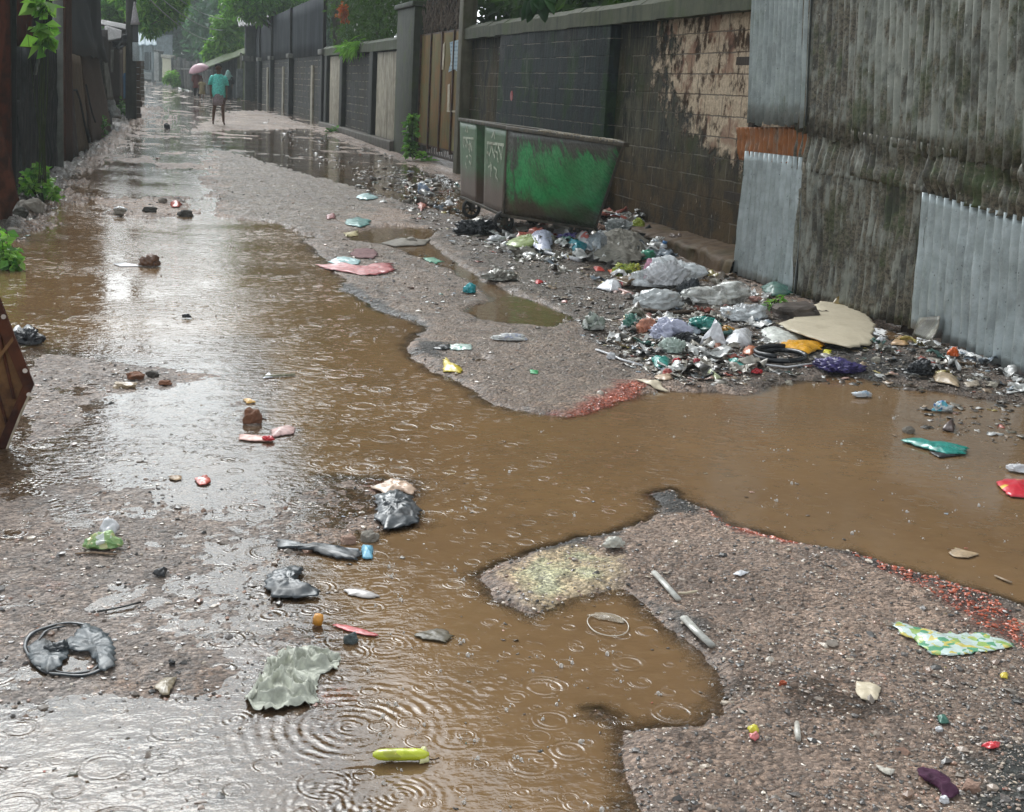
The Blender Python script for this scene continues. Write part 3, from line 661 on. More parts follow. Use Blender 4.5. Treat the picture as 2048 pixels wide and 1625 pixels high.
panel('rust_post', [(-30, -400, 13.2), (12, -400, 13.3), (20, 450, 13.6), (-42, 500, 13.2)], rustmetal((.09, .03, .018), (.025, .012, .008)), sf, thick=.06, crump=.01)
panel('rust_post', [(-90, 160, 12.9), (-8, 190, 13.), (34, 400, 13.1), (-6, 470, 12.9)], rustmetal((.10, .035, .02), (.03, .014, .009)), sf, thick=.05, crump=.02)
panel('tin_strip', [(0, -400, 14.2), (8, -400, 14.3), (14, 330, 14.5), (10, 330, 14.4)], m_gal, sf, thick=.03)
panel('black_sheet', [(8, -400, 15), (30, -400, 15.2), (30, 420, 15.2), (10, 440, 14.8)], m_dk, sf, amp=.012, pitch=.12)
panel('red_sheet', [(27, -400, 16.), (66, -400, 16.6), (64, 100, 16.6), (27, 100, 16.1)], m_red, sf, thick=.02, crump=.02)
panel('black_sheet', [(26, 92, 15.6), (72, 100, 16.8), (70, 385, 16.8), (22, 425, 15.4)], m_dk2, sf, amp=.012, pitch=.18, crump=.05)
panel('black_sheet', [(62, 95, 17.2), (112, 100, 20.2), (114, 345, 20.4), (60, 400, 16.9)], m_dk, sf, amp=.012, pitch=.2, crump=.06, seed=4)
panel('lath', [(80, 95, 16.5), (84, 95, 16.6), (72, 150, 16.6), (68, 150, 16.5)], m_gal, sf, thick=.02)
panel('lath', [(32, 200, 15.2), (38, 200, 15.3), (50, 330, 15.3), (43, 335, 15.2)], m_dk2, sf, thick=.02)
panel('back_sheet', [(50, -420, 21), (135, -420, 24), (135, 130, 24), (50, 130, 21)], m_dk, sf, thick=.02)
mb = MB(); a = onY(117, 338, 20.3); b = onY(114, -260, 20.3); mb.tube([(a[0], a[1], -.1), a, b], [.075, .075, .075], 10); mb.build('grey_post', concrete((.2, .21, .19), .15, (.1, .1, .09)), sf, True)
panel('brown_post', [(127, -420, 21.), (136, -420, 21.1), (142, 325, 21.3), (127, 335, 20.9)], wood((.10, .05, .035)), sf, thick=.06)
panel('rust_sheet', [(130, 60, 21.5), (136, 70, 21.6), (157, 320, 22.), (139, 330, 21.2)], rustmetal((.05, .03, .022), (.012, .01, .009)), sf, thick=.02)

hut = thing('black_tarp_hut', 'roadside hut draped in black tarpaulin over tan leaning boards, by the utility pole', 'hut', bc([(150, 320, 22), (220, 250, 30)]))
m_tarp = cloth((.012, .013, .017), .7)
panel('tarpaulin', [(128, -420, 22.2), (168, -420, 27), (213, 118, 29), (134, 112, 22)], m_tarp, hut, 20, 16, crump=.16, thick=.02, wav=.03)
panel('tarpaulin', [(160, -60, 26), (176, -40, 28), (208, 95, 30), (176, 110, 27)], m_tarp, hut, 14, 12, crump=.12, thick=.02, seed=3, wav=.05)
panel('tan_board', [(131, 105, 22.0), (158, 112, 23.5), (178, 300, 24.5), (148, 322, 22.6)], wood((.17, .12, .075), .7), hut, thick=.03, crump=.03)
panel('brown_board', [(158, 105, 24.4), (196, 118, 28), (222, 262, 30.5), (184, 290, 25.8)], wood((.11, .072, .05), .7), hut, thick=.03, crump=.04, seed=5)
panel('inner_wall', [(140, 60, 25), (214, 60, 33), (224, 250, 33), (150, 300, 25)], wood((.03, .022, .018)), hut, thick=.03)
mb = MB()
pp = [onY(*p) for p in [(141, 181, 22.), (153, 180, 22.4), (160, 200, 23), (168, 240, 23.6), (178, 285, 24.3)]]; mb.tube(pp, .018, 5)
pp = [onY(*p) for p in [(172, 170, 24.2), (178, 200, 24.6), (184, 225, 25), (191, 245, 25.4)]]; mb.tube(pp, .015, 5)
mb.build('black_cable', m_tarp, hut)
o = panel('stone_slab', [(204, 112, 31), (212, 116, 31.4), (226, 200, 32), (214, 200, 31.4)], concrete((.22, .22, .2), .2), None, thick=.04); tag(o, 'narrow pale grey slab leaning against the black tarpaulin hut', 'slab')
o = panel('cement_sack', [(216, 198, 32), (225, 202, 32.2), (243, 236, 32.4), (226, 234, 31.8)], cloth((.36, .37, .36)), None, thick=.08, crump=.08); tag(o, 'pale grey sack slumped at the foot of the brown boards', 'sack')

hs2 = thing('tin_roof_hut', 'low hut with grey tin roof and blue board door beyond the black tarpaulin', 'hut', bc([(215, 200, 36), (255, 200, 42)]))
m_roof = rustmetal((.20, .20, .20), (.10, .09, .085), .5)
panel('roof_sheet', [(178, 36, 35), (262, 52, 42), (262, 62, 41), (180, 46, 34)], m_roof, hs2, amp=.02, pitch=.2)
panel('roof_sheet', [(211, 52, 34), (242, 62, 36), (240, 78, 34.5), (213, 84, 33)], m_roof, hs2, amp=.03, pitch=.2)
panel('eave_tarp', [(224, 82, 34), (253, 68, 36), (252, 92, 36), (236, 100, 34)], m_tarp, hs2, crump=.1)
panel('wall_board', [(206, 60, 37), (256, 70, 44), (256, 205, 44), (212, 215, 37)], wood((.07, .055, .045)), hs2, amp=.02, pitch=.3)
panel('grey_lath', [(222, 100, 36.5), (227, 100, 36.6), (226, 145, 36.6), (222, 145, 36.5)], wood((.2, .2, .18)), hs2)
panel('cream_board', [(243, 76, 42), (252, 74, 43), (252, 150, 43), (245, 152, 42)], wood((.42, .36, .24)), hs2, thick=.04)
panel('blue_board', [(242, 148, 41.8), (253, 146, 42.8), (252, 196, 42.8), (241, 200, 41.8)], wood((.05, .17, .33)), hs2, thick=.05)
panel('grey_board', [(238, 100, 41), (243, 100, 41.4), (243, 196, 41.4), (239, 198, 41)], wood((.16, .13, .11)), hs2, thick=.05)

pb = onY(262, 246, 38.)
up_ = thing('utility_pole', 'dark grey concrete utility pole standing on the left edge of the lane', 'pole', pb)
mb = MB(); tp_ = onY(262, -330, 38.); mb.tube([(pb[0], pb[1], -.2), pb, tp_], [.155, .155, .12], 14); mb.build('shaft', concrete((.05, .048, .042), .25, (.018, .017, .016)), up_, True)
mb = MB(); q = onY(271, 104, 37.8); mb.box(q, (.16, .16, .5), bev=.02); mb.build('meter_box', plastic((.35, .4, .42), .5), up_, True)
mb = MB(); q = onY(271, 50, 37.8); mb.tube([q, q + np.array([-.01, 0, .12]), q + np.array([-.02, 0, .6])], [.14, .11, .02], 8); mb.build('cone_shade', cloth((.45, .42, .43)), up_, True)
mb = MB(); q = onY(271, 66, 37.9); mb.box(q, (.15, .15, .5)); mb.build('dark_box', plastic((.02, .022, .025), .5), up_)
sp_ = thing('brick_stub', 'short brown masonry stub directly behind the utility pole', 'post', onY(276, 240, 40))
mb = MB(); a = onY(272, 240, 40); b = onY(272, 122, 40)
for k in range(9): mb.box((a[0] + .04 + random.uniform(-.02, .02), 40, a[2] + (b[2] - a[2]) * (k + .5) / 9), (.24 + random.uniform(-.03, .03), .3, (b[2] - a[2]) / 9 - .01), bev=.02)
mb.build('masonry', concrete((.12, .08, .055), .3, (.05, .04, .03)), sp_, True)
sp_ = thing('brick_stub', 'farther brown masonry stub peeping out right of the utility pole', 'post', onY(283, 196, 62))
mb = MB(); a = onY(284, 198, 62); b = onY(284, 122, 62)
for k in range(9): mb.box((a[0] + random.uniform(-.02, .02), 62, a[2] + (b[2] - a[2]) * (k + .5) / 9), (.22, .3, (b[2] - a[2]) / 9 - .01), bev=.02)
mb.build('masonry', concrete((.11, .085, .065), .3, (.05, .04, .03)), sp_, True)

# ------------------------------------------------------------------ the far end of the lane
hb = thing('far_house', 'pale blue house with a porch roof closing the far end of the lane', 'house', bc([(288, 160, 118), (316, 160, 122)]))
m_hw = concrete((.38, .46, .5), .05, (.25, .3, .32)); m_hr = rustmetal((.30, .38, .42), (.2, .26, .3), .5)
panel('wall', [(272, 70, 124), (345, 70, 124), (345, 172, 124), (272, 172, 124)], m_hw, hb, thick=.2)
panel('porch_roof', [(276, 60, 119), (308, 64, 119), (314, 92, 113), (276, 92, 113)], m_hr, hb, amp=.05, pitch=.5, thick=.05)
panel('upper_roof', [(250, -10, 130), (330, -10, 130), (340, 40, 122), (250, 40, 122)], m_hr, hb, amp=.05, pitch=.5, thick=.05)
for x in (289, 300): panel('window', [(x, 105, 123.6), (x + 8, 105, 123.6), (x + 8, 140, 123.6), (x, 140, 123.6)], plastic((.05, .07, .08), .3), hb, thick=.1)
for x in (284, 306):
    mb = MB(); mb.tube([onY(x, 166, 113.5), onY(x, 92, 113.5)], .12, 8); mb.build('porch_post', m_hw, hb, True)
panel('door_step', [(284, 148, 116), (312, 150, 116), (312, 164, 115), (284, 162, 115)], concrete((.2, .22, .22), .1), hb, thick=.3)
wp = thing('white_gatepost', 'whitewashed gatepost at the far end of the lane', 'post', bc([(314, 160, 104)]))
mb = MB(); a = onY(313, 162, 104); b = onY(313, 104, 104); mb.box(((a + b) / 2), (.34, .34, b[2] - a[2]), bev=.03); mb.build('shaft', concrete((.62, .66, .66), .05, (.4, .42, .42)), wp, True)
mb = MB(); mb.box(b + np.array([0, 0, .08]), (.44, .44, .14), bev=.03); mb.build('cap', concrete((.3, .32, .32), .1), wp, True)
wp = thing('grey_gatepost', 'dim grey gatepost beside the whitewashed one at the end of the lane', 'post', bc([(322, 162, 103)]))
mb = MB(); a = onY(322, 163, 103); b = onY(322, 106, 103); mb.box(((a + b) / 2), (.32, .3, b[2] - a[2]), bev=.03); mb.build('shaft', concrete((.2, .23, .22), .1), wp, True)
mb = MB(); mb.box(b + np.array([0, 0, .06]), (.42, .4, .12), bev=.03); mb.build('cap', concrete((.16, .18, .18), .1), wp, True)
cw = thing('cream_wall', 'short stretch of cream wall before the plank fence at the end of the lane', 'wall', bc([(328, 166, 100), (344, 170, 92)]))
panel('render', [(327, 114, 100), (346, 116, 92), (346, 172, 92), (327, 164, 100)], concrete((.5, .5, .36), .15, (.3, .3, .22)), cw, thick=.15)
panel('coping', [(326, 110, 100), (347, 111, 92), (347, 118, 91.8), (326, 116, 99.8)], concrete((.3, .3, .25), .3), cw, thick=.3)
pf = thing('plank_fence', 'weathered grey plank fence curving along the right of the far lane', 'fence', bc([(345, 172, 91), (430, 200, 70)]))
m_pl = wood((.20, .20, .19), .7)
for k in range(14):
    u = k / 14; x = 345 + u * 88; Yk = 91 - 19 * u; yb0 = 171 + u * 24; yt = 118 + 8 * u + random.uniform(-4, 4)
    panel('plank', [(x - 3 - random.random() * 2, yt, Yk), (x + 2.2, yt - 1, Yk - .2), (x + 5, yb0 + 2, Yk - .3), (x - .4, yb0, Yk)], m_pl if k % 3 else wood((.1, .11, .11), .7), pf, 2, 4, thick=.04)
panel('rail', [(345, 135, 91.5), (433, 140, 72.5), (433, 144, 72.5), (345, 139, 91.5)], m_pl, pf, thick=.06)
ts = thing('mossy_shed', 'green-roofed shed with dark walls behind the man in turquoise', 'shed', bc([(425, 195, 72), (495, 205, 68)]))
panel('wall', [(424, 120, 73.5), (478, 108, 70), (478, 198, 70), (424, 196, 73.5)], rustmetal((.05, .06, .06), (.025, .03, .03)), ts, amp=.04, pitch=.4)
panel('green_door', [(476, 110, 69.8), (499, 100, 68.9), (499, 196, 68.9), (476, 198, 69.8)], concrete((.16, .19, .09), .6, (.1, .12, .07)), ts, thick=.08)
panel('roof', [(402, 128, 74), (495, 96, 70), (499, 106, 68), (404, 140, 71)], concrete((.10, .14, .05), 1., (.05, .07, .03)), ts, 16, 6, crump=.06, thick=.08)
mb = MB(); mb.tube([onY(483, 200, 68.4), onY(482, 106, 68.4)], .06, 6); mb.build('pole', wood((.3, .3, .24)), ts)
o = panel('metal_drum_sheet', [(474, 138, 67.5), (486, 138, 67.5), (485, 196, 67.5), (472, 196, 67.5)], rustmetal((.2, .22, .22), (.12, .13, .13)), None, thick=.25); tag(o, 'upright grey metal sheet propped before the mossy shed', 'metal sheet'); o.name = 'metal_sheet'
tg = thing('concrete_gatehouse', 'concrete post carrying a small pale tin awning at the end of the tin topped wall', 'awning', bc([(500, 215, 68)]))
mb = MB(); a = onY(500, 212, 66.5); b = onY(500, 50, 66.5); mb.box((a + b) / 2, (.5, .5, b[2] - a[2]), bev=.03); mb.build('post', concrete((.07, .075, .07), .3), tg, True)
panel('awning_sheet', [(474, 36, 70), (545, 28, 66), (560, 44, 63), (478, 54, 66)], m_roof, tg, amp=.04, pitch=.4, thick=.04)
mb = MB(); mb.box(onY(500, 118, 66.4), (.75, .7, .25), bev=.03); mb.build('post_band', concrete((.16, .16, .15), .3), tg, True)
for i, (x0, y0, x1, y1) in enumerate([(262, -40, 470, 60), (262, -60, 490, 40), (262, -85, 500, 18)]):
    a = onY(x0, y0, 38); b = onY(x1, y1, 95); mb = MB()
    mb.tube([a + (b - a) * k / 14 + np.array([0, 0, -1.1 * 4 * (k / 14) * (1 - k / 14)]) for k in range(15)], .022, 4)
    tag(mb.build('power_line', plastic((.25, .28, .28), .5)), ['lowest thin wire sagging from the utility pole into the far trees', 'middle thin wire sagging from the utility pole into the far trees', 'topmost thin wire sagging from the utility pole into the far trees'][i], 'wire', 'wires from the utility pole')

# ------------------------------------------------------------------ trees and plants
def leaves(centres, n, size, cols, spread, aspect=.38, droop=.5, flat=.5):
    V, Fc, Cc = [], [], []
    ctr = np.asarray(centres, float); k = rng.integers(0, len(ctr), n)
    d = rng.normal(size=(n, 3)); d /= np.linalg.norm(d, axis=1)[:, None]
    rr = rng.random(n) ** .45
    P = ctr[k, :3] + d * (ctr[k, 3] * spread * rr)[:, None] * np.array([1, 1, .85])
    az = rng.random(n) * 2 * np.pi; el = rng.normal(-droop, .45, n)
    A = np.c_[np.cos(az) * np.cos(el), np.sin(az) * np.cos(el), np.sin(el)]
    U = rng.normal(size=(n, 3)) * flat + np.array([0, 0, 1.]); B = np.cross(A, U); B /= np.linalg.norm(B, axis=1)[:, None]
    Nn = np.cross(B, A)
    s = size * (.6 + .8 * rng.random(n)); L = s[:, None]; w = (s * aspect)[:, None]
    v0 = P; v1 = P + A * L * .45 + B * w * .5 + Nn * w * .18; v2 = P + A * L - Nn * L * .12; v3 = P + A * L * .45 - B * w * .5 + Nn * w * .18
    V = np.stack([v0, v1, v2, v3], 1).reshape(-1, 3)
    b = np.arange(n) * 4; Fc = np.c_[np.stack([b, b + 1, b + 2], 1), np.stack([b, b + 2, b + 3], 1)].reshape(-1, 3)
    cl = np.asarray(cols); ci = cl[(rng.integers(0, len(cl), n) * .5 + (k % len(cl)) * .5).astype(int)] * (.7 + .6 * rng.random(n))[:, None]
    return V, Fc, np.repeat(ci, 2, 0)
LEAF = leafmat()
DARK = [(.014, .034, .012), (.02, .05, .018), (.03, .06, .02), (.012, .026, .012)]
MIDG = [(.06, .20, .035), (.09, .26, .045), (.045, .14, .03), (.13, .3, .06)]
LITE = [(.16, .38, .05), (.22, .46, .06), (.11, .3, .045), (.28, .5, .11)]
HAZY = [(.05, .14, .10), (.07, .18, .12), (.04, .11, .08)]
def tree(name, label, basep, blobs, n, size, cols, trunk_r=.16, group=None, spread=1., aspect=.4, droop=.5, trunkm=None):
    b = np.array(basep, float); o = thing(name, label, 'tree', b, group)
    mb = MB(); top = np.mean([q[:3] for q in blobs], 0)
    fork = b + (top - b) * .55 + np.array([0, 0, -.2]); fork[:2] = b[:2] * .75 + top[:2] * .25
    mb.tube([b - np.array([0, 0, .3]), b * .6 + fork * .4 + np.array([.06, .04, 0]), fork], [trunk_r, trunk_r * .8, trunk_r * .62], 9)
    for q in blobs: 
        e = np.array(q[:3]); m_ = (fork + e) / 2 + np.array([random.uniform(-.2, .2), random.uniform(-.2, .2), .15])
        mb.tube([fork, m_, e, e + (e - m_) * .4], [trunk_r * .5, trunk_r * .33, trunk_r * .18, .01], 6)
    mb.build('trunk', trunkm or wood((.07, .055, .04), .8), o, True)
    V, Fc, Cc = leaves(blobs, n, size, cols, spread, aspect, droop)
    link('crown', V, Fc, LEAF, o, False, col=Cc)
    return o
def blobs(c, r, n, rb):
    o = []
    for _ in range(n):
        d = rng.normal(size=3); d /= np.linalg.norm(d); o.append((*(np.array(c) + d * np.array(r) * rng.random() ** .4), rb * (.7 + .6 * rng.random())))
    return o
# big dark trees behind the right-hand wall (the water mirrors them)
first = None
RT = [(8.2, 12.5, 5.2, 'broad black green tree above the wall nearest the corrugated sheets'), (8.6, 18, 5.8, 'broad black green tree rising behind the raised wall panel'), (8.4, 24.5, 6.2, 'broad black green tree rising behind the rusty gate'), (8.8, 31, 6.4, 'broad black green tree behind the cream bays of the low wall'), (8.6, 40, 7.2, 'broad black green tree behind the tin sheeting nearest the low wall'), (9, 52, 7.8, 'broad black green tree behind the far half of the tin sheeting'), (9.4, 66, 8., 'broad black green tree at the far end of the tin sheeting')]
for i, (x, y, z, lb) in enumerate(RT):
    if i == 0:
        first = tree('broad_tree', lb, (x, y, 0), blobs((x - .4, y, z), (2.2, 3., 2.6), 22, 1.3), 15000, .26, DARK, .2, 'dark trees behind the right-hand wall', 1., .42)
        fz = z
    else:
        r = first.copy(); COL.objects.link(r); r.location = (x, y, 0); r.rotation_euler = (0, 0, i * 1.9); r.scale = (1.5, 1.5, z / fz * 1.35); r['label'] = lb
        for ch in first.children:
            c = ch.copy(); COL.objects.link(c); c.parent = r
# trees beyond the far end
first = None
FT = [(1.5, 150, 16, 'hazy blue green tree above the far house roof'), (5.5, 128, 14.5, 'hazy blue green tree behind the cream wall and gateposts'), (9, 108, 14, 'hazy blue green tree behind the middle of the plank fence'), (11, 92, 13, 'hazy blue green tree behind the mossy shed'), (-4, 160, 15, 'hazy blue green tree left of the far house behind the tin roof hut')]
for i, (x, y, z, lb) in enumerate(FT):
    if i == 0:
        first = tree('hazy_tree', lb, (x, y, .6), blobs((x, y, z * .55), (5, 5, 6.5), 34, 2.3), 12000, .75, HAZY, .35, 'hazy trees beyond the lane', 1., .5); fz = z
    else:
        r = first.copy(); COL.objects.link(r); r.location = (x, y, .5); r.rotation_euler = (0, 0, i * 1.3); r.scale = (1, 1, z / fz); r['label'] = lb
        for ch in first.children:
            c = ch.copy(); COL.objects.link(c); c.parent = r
def pb_(lst, Y): return [(*onY(a, b, Y + random.uniform(-1, 1)), r) for a, b, r in lst]
# bright crowns that show above the huts and the lane
tree('roadside_tree', 'bright green tree overhanging the lane right of the utility pole', onY(200, 200, 58), pb_([(285, 25, .7), (310, 8, .8), (330, 30, .6), (345, 12, .6), (300, 50, .5), (320, -30, 1.), (270, -20, 1.), (330, -60, 1.2), (360, -20, .6)], 52), 3800, .26, LITE + MIDG, .16)
tree('backyard_tree', 'mid green tree behind the tin roof hut left of the utility pole', onY(225, 190, 60), pb_([(215, 15, .6), (235, 5, .7), (250, 25, .6), (225, 35, .5), (205, 30, .4), (240, -30, .9), (215, -40, .8), (240, 45, .4)], 56), 2600, .26, MIDG + LITE, .14)
tree('young_tree', 'light green leafy young tree over the mossy shed roof', onY(440, 190, 76), pb_([(445, 50, .7), (465, 55, .8), (450, 80, .7), (475, 85, .7), (430, 90, .5), (470, 40, .6), (425, 105, .5), (445, 110, .6), (480, 70, .6)], 74), 2600, .34, LITE, .1, aspect=.5)
tree('branch_tree', 'light green tree leaning over the tin topped wall and awning', (7.5, 60, .3), pb_([(500, 10, .8), (530, 5, .7), (560, 5, .7), (590, 0, .7), (515, 28, .5), (555, 25, .35), (480, -10, .9), (570, 35, .25), (620, -30, .9), (540, -50, 1.2), (470, 10, .8)], 58), 3200, .26, MIDG + LITE, .16)
# flowering bush over the low wall
fb_ = thing('flowering_bush', 'black green bush with orange red blooms hanging over the low wall', 'bush', (6., 33, .2))
mb = MB()
for k in range(7): mb.tube([(6.1, 29 + k * 1.5, 0), (6.0, 29.2 + k * 1.5, 1.6), (5.7, 29.2 + k * 1.4, 2.9)], [.05, .04, .015], 6)
mb.build('stem', wood((.06, .045, .03)), fb_, True)
V, Fc, Cc = leaves([(5.85, 28.6 + k * 1.25 + random.uniform(-.3, .3), z + random.uniform(-.2, .2), .75) for k in range(9) for z in (2.95, 3.7, 4.4)], 7000, .15, DARK, 1., .4); link('foliage', V, Fc, LEAF, fb_, False, col=Cc)
V, Fc, Cc = leaves([(*onX(686, y, 5.05), .16) for y in (15, 25, 36)], 130, .11, [(.55, .06, .02), (.6, .13, .03)], 1., .7); link('blossom', V, Fc, LEAF, fb_, False, col=Cc)
ft_ = thing('grass_tuft', 'bright green grass tuft sprouting from the coping of the low wall', 'grass', onX(703, 98, WX - .08))
q = onX(704, 94, WX - .1); V, Fc, Cc = leaves([(q[0], q[1] + d, q[2] + .03, .16) for d in np.linspace(-1.3, 1.3, 8)], 420, .3, LITE, 1., .14, .6); link('blades', V, Fc, LEAF, ft_, False, col=Cc)
hd_ = thing('dark_hedge', 'nearly black hedge crowding behind the coping of the black block wall', 'hedge', (6.3, 15, 0))
mb = MB()
for k in range(9): mb.tube([(6.4, 9 + k * 1.6, 0), (6.2, 9.2 + k * 1.6, 2.), (6.1, 9.1 + k * 1.6, 3.6)], [.05, .04, .015], 6)
mb.build('stem', wood((.05, .04, .03)), hd_, True)
V, Fc, Cc = leaves([(6.35, 8.5 + k * .8 + random.uniform(-.3, .3), z_ + random.uniform(-.2, .2), .85) for k in range(19) for z_ in (2.5, 3.3, 4.1)], 13000, .24, DARK, 1., .5); link('foliage', V, Fc, LEAF, hd_, False, col=Cc)
ob = thing('overhanging_twig', 'hanging twig with big glossy leaves at the top edge above the black wall', 'twig', onY(1070, -60, 16.5))
mb = MB(); mb.tube([onY(1085, -160, 16.9), onY(1075, -60, 16.6), onY(1070, 0, 16.5)], [.02, .014, .008], 6); mb.build('stem', wood((.06, .06, .03)), ob)
for (a, b, c, d, w) in [(1062, -8, 1043, 42, .07), (1066, -5, 1054, 46, .07), (1072, -4, 1080, 22, .07), (1076, -6, 1090, 46, .075), (1085, -20, 1108, 30, .05), (1080, -25, 1112, 8, .05), (1068, -20, 1066, 30, .06)]:
    A, B = onY(a, b, 16.5), onY(c, d, 16.3); L = B - A; n_ = np.cross(L, [0, 1, .2]); n_ /= np.linalg.norm(n_)
    V = []; Fc = []
    for j in range(9):
        u = j / 8; ww = w * math.sin(math.pi * min(1, u * .96 + .04)) ** .8 + .003; m_ = A + L * u + np.array([0, -.05 * math.sin(u * 3), 0])
        V += [m_ - n_ * ww, m_ + np.array([0, .02, 0]), m_ + n_ * ww]
    for j in range(8):
        for k in range(2): Fc.append((j * 3 + k, j * 3 + k + 1, j * 3 + k + 4, j * 3 + k + 3))
    link('leaf', V, Fc, LEAF, ob, True, col=[random.choice([(.03, .12, .025), (.05, .17, .03), (.02, .07, .02)])] * len(Fc), solid=.003)
def weed(name, label, cells, n, size, cols, aspect=.55, cat='plant', droop=.2, stems=6, at=None):
    B = cells[0]; g = GH(B[0], B[1] + B[2]) if at is None else np.array(at); o = thing(name, label, cat, g)
    s = np.linalg.norm(g - O) / F; ctr = []; mb = MB()
    for (a, b, r) in cells:
        q = onY(a, b, g[1] + random.uniform(-.1, .1)); ctr.append((*q, r * s))
        for _ in range(stems): 
            e = q + rng.normal(size=3) * r * s * .5; mb.tube([g + np.array([random.uniform(-.05, .05), random.uniform(-.05, .05), -.03]), (g + e) / 2 + rng.normal(size=3) * .02, e], [.006, .005, .002], 4)
    mb.build('stem', wood((.06, .08, .03)), o)
    V, Fc, Cc = leaves(ctr, n, size, cols, 1., aspect, droop, .8); V[:, 2] = np.maximum(V[:, 2], H(V[:, 0], V[:, 1]) + .005)
    link('foliage', V, Fc, LEAF, o, False, col=Cc); return o
weed('creeper', 'bright green broad leaved creeper climbing between red sheet and grey post', [(84, 60, 17), (90, 25, 13), (84, 5, 13), (92, 78, 14), (80, 92, 9)], 75, .17, LITE + MIDG, .65, stems=2, at=onY(86, 360, 15.1))
weed('weed', 'leafy green weed on the water edge below the grey post', [(85, 375, 32), (105, 390, 24), (65, 365, 22), (78, 345, 20), (55, 372, 20)], 260, .085, LITE + MIDG, .65)
weed('weed', 'bright green weed in the flood at the left frame edge', [(12, 510, 28), (-10, 490, 40), (25, 520, 18)], 230, .07, LITE + MIDG, .7)
weed('weed', 'straggly green weed at the foot of the tan board', [(190, 255, 20), (180, 275, 16), (200, 245, 14), (172, 290, 12)], 220, .15, MIDG + LITE, .6)
weed('weed', 'small dark weed between pale sack and utility pole', [(236, 218, 14), (240, 205, 12), (246, 228, 10)], 120, .16, MIDG + DARK, .6)
weed('vine', 'leafy vine climbing the mossy gate pillar beside the rusty gate', [(820, 290, 12), (822, 270, 11), (820, 250, 10), (824, 235, 8), (818, 300, 12)], 200, .13, MIDG + LITE, .6, at=onX(820, 306, 5.08))
weed('weed', 'small green sprout under the rusty gate', [(850, 312, 10), (843, 322, 8), (856, 322, 8)], 40, .17, LITE, .4)
weed('seedling', 'pale green seedling among the rubbish below the corrugated sheets', [(1548, 604, 14), (1560, 598, 8), (1540, 612, 8)], 36, .055, LITE, .4)
weed('weed', 'tiny weeds along the far wall foot near the tin topped wall', [(672, 258, 8), (660, 262, 6)], 40, .12, MIDG, .5)
tag(weed('verge_grass', None, [(345, 152, 12), (335, 158, 8), (352, 165, 8)], 500, .3, LITE, .3, at=onY(345, 170, 88)), 'yellow green grass tuft at the foot of the cream wall', 'grass')
#==P3==
# ------------------------------------------------------------------ green skip on wheels
zb = .23
A = G0(1006, 431, zb); B = G0(922, 394, zb); D = G0(1190, 459, zb)
ztop = onY(1007, 258, A[1])[2]
A2 = np.array([A[0], A[1], ztop]); B2 = G0(920, 241, ztop); D2 = G0(1247, 292, ztop)
B2 = np.array([A2[0] + (B2 - A2)[0], A2[1] + (B2 - A2)[1], ztop])
C_ = A + (B - A) + (D - A); C2 = A2 + (B2 - A2) + (D2 - A2)
t = Mt('worn_green_paint'); P = t.pos(); n = t.noise(2.6, 6, .65); s = t.noise(7, 6, .65, t.mp((1.4, 1.4, .7))); f = t.noise(30, 6, .7)
z = t.n('SeparateXYZ', Vector=P).outputs
gr = t.mix(t.rng(n, .4, .6), (.006, .21, .04), (.012, .30, .08)); gr = t.mix(t.rng(f, .4, .7, 0, .4), gr, (.004, .05, .02))
dk = t.mix(f, (.012, .016, .013), (.05, .045, .032))
mx = G0(1130, 350, .75)
dd = t.n('VectorMath', {'operation': 'DISTANCE'}, i0=t.n('Mapping', Vector=P, Scale=(1., 0., 1.25)).outputs[0], i1=(A[0] + .60, 0., .70 * 1.25)).outputs['Value']
k_ = t.rng(t.math('ADD', dd, t.math('MULTIPLY', t.math('ADD', n, s), -.75)), -.04, -.22)
c = t.mix(k_, dk, gr); c = t.mix(t.rng(s, .56, .7, 0, .7), c, (.03, .026, .018))
c = t.mix(t.rng(t.math('ADD', z[2], t.math('MULTIPLY', n, .35)), .74, .52, 0, .8), c, t.mix(f, (.10, .062, .03), (.035, .026, .014)))
m_skip = t.out(t.bsdf(c, t.rng(f, .3, .7, .3, .6), spec=.5, nrm=t.bump(t.math('ADD', n, f), .25, .012)))
t = Mt('faded_green_paint'); P = t.pos(); n = t.noise(4, 6, .65); s = t.noise(8, 6, .65, t.mp((1.4, 1.4, .25))); z = t.n('SeparateXYZ', Vector=P).outputs
c = t.mix(t.rng(n, .35, .65), (.035, .10, .038), (.07, .125, .058)); c = t.mix(t.rng(s, .52, .7, 0, .7), c, (.05, .045, .028))
c = t.mix(t.rng(t.math('ADD', z[2], t.math('MULTIPLY', n, .3)), .84, .56), c, t.mix(n, (.10, .06, .038), (.06, .036, .024)))
m_skip2 = t.out(t.bsdf(c, .45, nrm=t.bump(t.noise(25, 5, .7), .25, .01)))
m_rim = rustmetal((.085, .07, .05), (.025, .022, .016), .5)
sk = thing('skip', 'green wheeled steel rubbish skip with sloping rust-brown flanks parked against the black block wall', 'skip', (A + C_) / 2 * np.array([1, 1, 0]))
def plate(name, q, m, push=0., solid=.006, nu=12, nv=10, dent=.006, parent=sk):
    def fn(u, v): return (0, 0, push + dent * (nz3(u * 2.6 + 3, v * 2.6, 1.) + .4 * nz3(u * 7, v * 6, 3.)) * math.sin(math.pi * u) * math.sin(math.pi * v) * 2)
    V, Fc = grid_sheet(*q, nu, nv, fn); return link(name, V, Fc, m, parent, True, solid=solid)
plate('side_panel', (A2, D2, D, A), m_skip, dent=.012)
plate('side_panel', (B2, C2, C_, B), m_skip)
plate('sloping_end', (D2, C2, C_, D), m_skip)
plate('floor_plate', (A, D, C_, B), m_rim)
